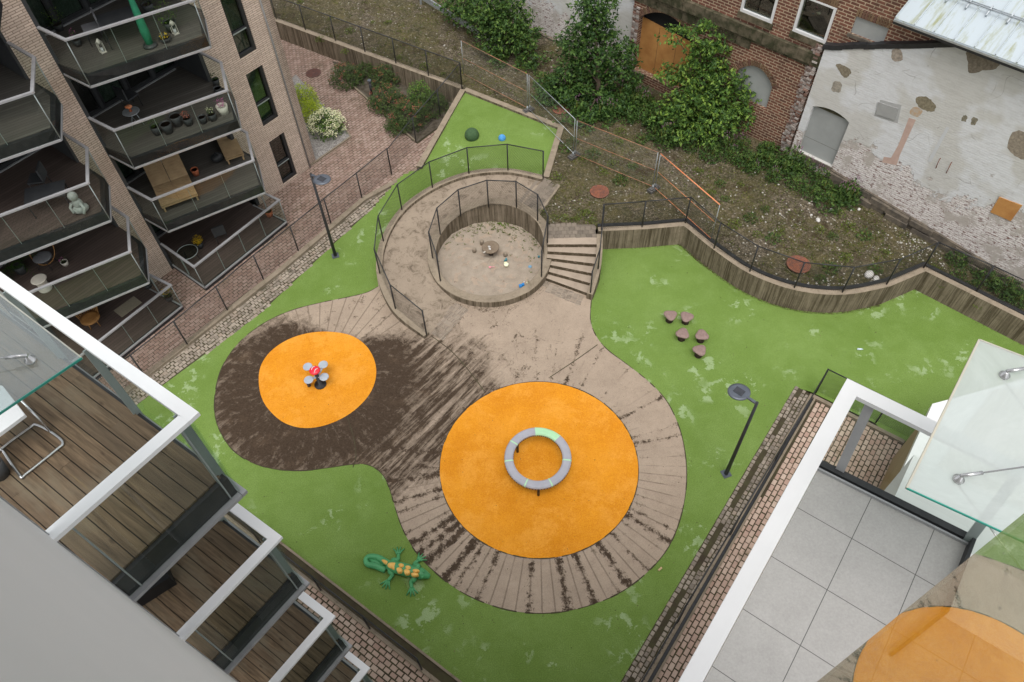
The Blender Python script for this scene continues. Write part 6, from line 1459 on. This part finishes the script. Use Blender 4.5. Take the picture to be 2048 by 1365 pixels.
zones=[('under the large left tree',[(1120,200),(1160,225),(1200,235),(1235,215),(1265,200),(1255,240),(1210,190)],(0,1)),
 ('beneath the bright tree by the boarded gate',[(1290,215),(1310,250),(1345,275),(1380,300),(1330,290),(1420,315),(1450,300)],(0,1)),
 ('between bright tree and grey door',[(1460,320),(1490,330),(1505,345),(1530,330),(1545,360),(1560,345),(1580,330),(1590,370),(1610,345),(1530,300),(1480,300),(1620,390)],(0,1)),
 ('below the grey boarded door',[(1635,365),(1650,385),(1665,360),(1680,390),(1655,410),(1630,355),(1700,385)],(0,1,3)),
 ('at the foot of the stone plinth near the right edge',[(1925,500),(1945,510),(1955,490),(1970,520),(1990,540),(2010,548),(2030,560),(1930,530),(2045,580),(1960,550)],(1,3)),
 ('beside the guard rail under the shrub',[(1000,130),(1040,140),(1075,150),(1090,170),(960,100),(1110,185)],(1,2,3)),
 ('near the manhole at the green triangle corner',[(1240,265),(1215,250),(1185,240),(1130,300),(1170,265),(1285,280)],(2,3)),
 ('under the orange fence panel',[(1225,330),(1185,310),(1235,285),(1265,335),(1205,345),(1240,365),(1165,320),(1145,285)],(2,3)),
 ('along the retaining wall fence by the yard',[(700,65),(745,45),(775,45),(600,5),(690,105),(800,115),(850,135),(885,150),(640,80),(660,40)],(2,)),
 ('in the open gravel behind the curved wall',[(1420,390),(1450,400),(1480,370),(1500,440),(1515,470),(1545,480),(1560,465),(1440,370),(1470,450),(1530,420),(1395,345)],(2,3)),
 ('in the gravel between manhole and right wall corner',[(1640,460),(1665,475),(1690,520),(1660,540),(1700,450),(1730,470),(1680,425),(1640,560),(1770,500),(1750,540)],(2,3)),
 ('above the stairs landing',[(1110,435),(1130,438),(1150,440),(1170,432),(1186,442),(1195,452),(1083,425),(1113,355)],(2,)),
 ('inside the fence at the far right corner',[(1890,560),(1925,575),(1965,600),(2000,610),(1880,520)],(2,3))]
used=set(); side=['taller','lower','fuller','sparser','darker','paler','leaning','rounder']
for z_,pts,ks in zones:
    for i,(u,v) in enumerate(pts):
        k=ks[i%len(ks)]; q=P(u,v,UP-.03); q.z=gh(q.x,q.y)-.02; pr=protos[k]
        kind=['tall green weeds with mauve spikes','dense green weed clump','low yellow green weed clump','small dark green weed clump'][k]
        lbl='%s %s'%(kind,z_)
        if k not in used: used.add(k); pr.location=q; pr['label']=lbl
        else: dup(pr,q,rnd.uniform(0,6.28),lbl,rnd.uniform(.7,1.3))
for _ in range(26):
    f=rnd.random(); u=1275+f*440+rnd.gauss(0,12); v=235+f*150+rnd.gauss(0,16)
    q=P(u,v,UP-.03)
    if (q-O0).dot(ON)<.35: continue
    q.z=gh(q.x,q.y)-.02; k=rnd.choice((0,1,1)); dup(protos[k],q,rnd.uniform(0,6.28),['tall green weeds with mauve spikes','dense green weed clump'][k]+' in the thick strip along the old wall',rnd.uniform(.45,1.2))
for _ in range(16):
    f=rnd.random(); u=1080+f*200+rnd.gauss(0,10); v=175+f*45+rnd.gauss(0,14)
    q=P(u,v,UP-.03); k=rnd.choice((0,1)); dup(protos[k],q,rnd.uniform(0,6.28),['tall green weeds with mauve spikes','dense green weed clump'][k]+' in the thicket around the left tree trunk',rnd.uniform(1.0,1.4))
# ground cover: blades, pebbles, rubble
b=MB()
for _ in range(17000):
    u=rnd.uniform(560,2060); v=rnd.uniform(0,640); q=P(u,v,UP)
    if inpoly(q.x,q.y,LOWP): continue
    if (q-O0).dot(ON)<.5: continue
    if noise.noise(Vector((q.x*.45,q.y*.45,7)))+.5*noise.noise(Vector((q.x*1.6,q.y*1.6,2)))<-.08: continue
    tuft(b,Vector((q.x,q.y,gh(q.x,q.y)-.01)),.14,.07,6,.05)
tag(b.build('grass',M['grassb']),'short mossy grass spread over the gravel lot','grass',kind='stuff')
def pebbles(mb,zone,n,s0,s1):
    for _ in range(n):
        u=rnd.gauss(zone[0],zone[2]); v=rnd.gauss(zone[1],zone[3]); q=P(u,v,UP)
        if inpoly(q.x,q.y,LOWP) or (q-O0).dot(ON)<.45: continue
        s=rnd.uniform(s0,s1); mb.ball((q.x,q.y,gh(q.x,q.y)+s*.2),s,s*rnd.uniform(.6,1),s*.5,rnd.uniform(0,3),6,4)
b=MB(); pebbles(b,(1850,462,38,24),190,.012,.045); pebbles(b,(1700,470,130,50),130,.010,.028); pebbles(b,(1560,400,90,40),50,.02,.05); pebbles(b,(1670,570,50,10),60,.02,.05)
M['rubble']=island('white_rubble',[(.36,.34,.30),(.52,.50,.46),(.22,.19,.15)],.9,.3)
tag(b.build('rubble',M['rubble']),'white plaster crumbs scattered on the gravel below the peeling wall','rubble',kind='stuff')
for (u,v,r,lb_) in [(1637,438,.11,'white plaster lump in the middle of the gravel lot'),(1664,415,.08,'white plaster lump below the dark weeds'),(1624,427,.06,'small white lump left of the larger one'),(1944,467,.16,'large white block on the stone plinth'),(1738,550,.2,'yellowish white rock close to the curved wall'),(1752,558,.14,'smaller yellowish rock beside the large one by the curved wall'),(1722,410,.08,'whitish lump near the plinth corner')]:
    q=P(u,v,UP); q.z=gh(q.x,q.y) if u!=1944 else 1.0; b=MB(); b.ball(q+Vector((0,0,r*.25)),r,r*.75,r*.55,rnd.uniform(0,3),9,6)
    b.v=[(x+.12*r*noise.noise(Vector((x*9,y*9,z*9))),y+.12*r*noise.noise(Vector((y*9,x*9,z*9))),z) for x,y,z in b.v]
    tag(b.build('rock',M['stone_pale']),lb_,'rock')
# courtyard shrubs
def shrub(lb,u,v,r,h,n,m,size,bloom=None,bn=0,bs=.06,z=.03,cat='shrub',name='shrub'):
    q=P(u,v,z); t=thing(name,lb,cat,q)
    b=MB(); 
    for k in range(6): a=k*60; b.tube([q,q+U(a)*r*.35+Vector((0,0,h*.5))],.012,5)
    b.build('stems',M['bark'],t)
    b=MB(); 
    for _ in range(int(n/10)):
        d=Vector((rnd.gauss(0,1),rnd.gauss(0,1),abs(rnd.gauss(0,1))*.9)).normalized(); k=.4+.65*rnd.random()**.5; c=q+Vector((d.x*r*k,d.y*r*k,.08+d.z*h*k))
        for _ in range(10): leaf(b,c+Vector((rnd.gauss(0,.06),rnd.gauss(0,.06),rnd.gauss(0,.05))),size*rnd.uniform(.6,1.3),d)
    b.build('foliage',M[m],t)
    if bloom:
        b=MB()
        for _ in range(bn):
            d=Vector((rnd.gauss(0,1),rnd.gauss(0,1),abs(rnd.gauss(0,1))+.2)).normalized(); k=1.0; c=q+Vector((d.x*r*k,d.y*r*k,.1+d.z*h*k))
            for _ in range(9): leaf(b,c+Vector((rnd.gauss(0,bs),rnd.gauss(0,bs),rnd.gauss(0,bs*.6))),bs*1.1,d)
        b.build('blooms',M[bloom],t)
shrub('green bush with orange red blooms in front of the retaining wall, beside the manhole',694,165,.78,.8,2600,'leaf_bush',.08,'bloom_red',30,.045)
shrub('green bush with rusty blooms right of the bollard light',775,212,.85,.85,3000,'leaf_bush',.08,'bloom_red',40,.045)
shrub('bush with faded pink blooms against the retaining wall',775,165,.75,.75,2300,'leaf_bush',.08,'bloom_red',26,.045)
shrub('bush with coral blooms by the fence at the end of the bed',818,245,.9,.85,3200,'leaf_bush',.08,'bloom_red',40,.05)
shrub('bright green bush between bed and sloping wall',842,205,.6,.95,1700,'leaf_tree2',.08)
shrub('dark bush at the corner of retaining wall and sloping wall',862,222,.8,.75,2200,'leaf_bush',.08)
shrub('small bush hanging over the bed edging near the fence',792,262,.5,.45,1100,'leaf_bush',.08)
shrub('flowerless bush in the middle of the bed against the wall',735,150,.5,.5,1100,'leaf_bush',.08)
shrub('lime green evergreen shrub along the brick corner',612,208,.55,.95,2400,'leaf_lime',.07)
shrub('lime green shrub behind the cream hydrangea',628,235,.55,.75,2000,'leaf_lime',.07)
shrub('round hydrangea bush covered with cream flower heads',657,262,.78,.85,2000,'leaf_tree2',.09,'bloom_cream',150,.075)
M['litter']=LEAF('dead_leaf_litter',[(.06,.04,.02),(.10,.07,.035),(.05,.045,.02),(.16,.12,.06)])
b=MB()
GP=[(q.x,q.y) for q in GREEN]
for _ in range(1500):
    u=rnd.uniform(300,2040); v=rnd.uniform(380,1360); q=P(u,v,0)
    if not inpoly(q.x,q.y,GP) or (q-SC).length<2.4 or inpoly(q.x,q.y,INR): continue
    leaf(b,Vector((q.x,q.y,.022+max(0,zg(q.x,q.y) if q.y>20 and q.x<1.5 else 0))),rnd.uniform(.02,.055))
for k in range(500):
    a=rnd.uniform(-150,60); c=SC+U(a)*rnd.choice((2.36,2.42,2.5)); 
    if a<-25: leaf(b,Vector((c.x,c.y,.02)),.04)
for k in range(len(rw)-1):
    for _ in range(45):
        c=rw[k].lerp(rw[k+1],rnd.random()); d=(rw[k+1]-rw[k]).normalized(); c=c+Vector((d.y,-d.x,0))*rnd.uniform(.17,.25); leaf(b,Vector((c.x,c.y,.02)),rnd.uniform(.02,.05))
tag(b.build('leaf_litter',M['litter']),'tiny dead leaves and grit scattered over the play surfaces','leaf litter',kind='stuff')
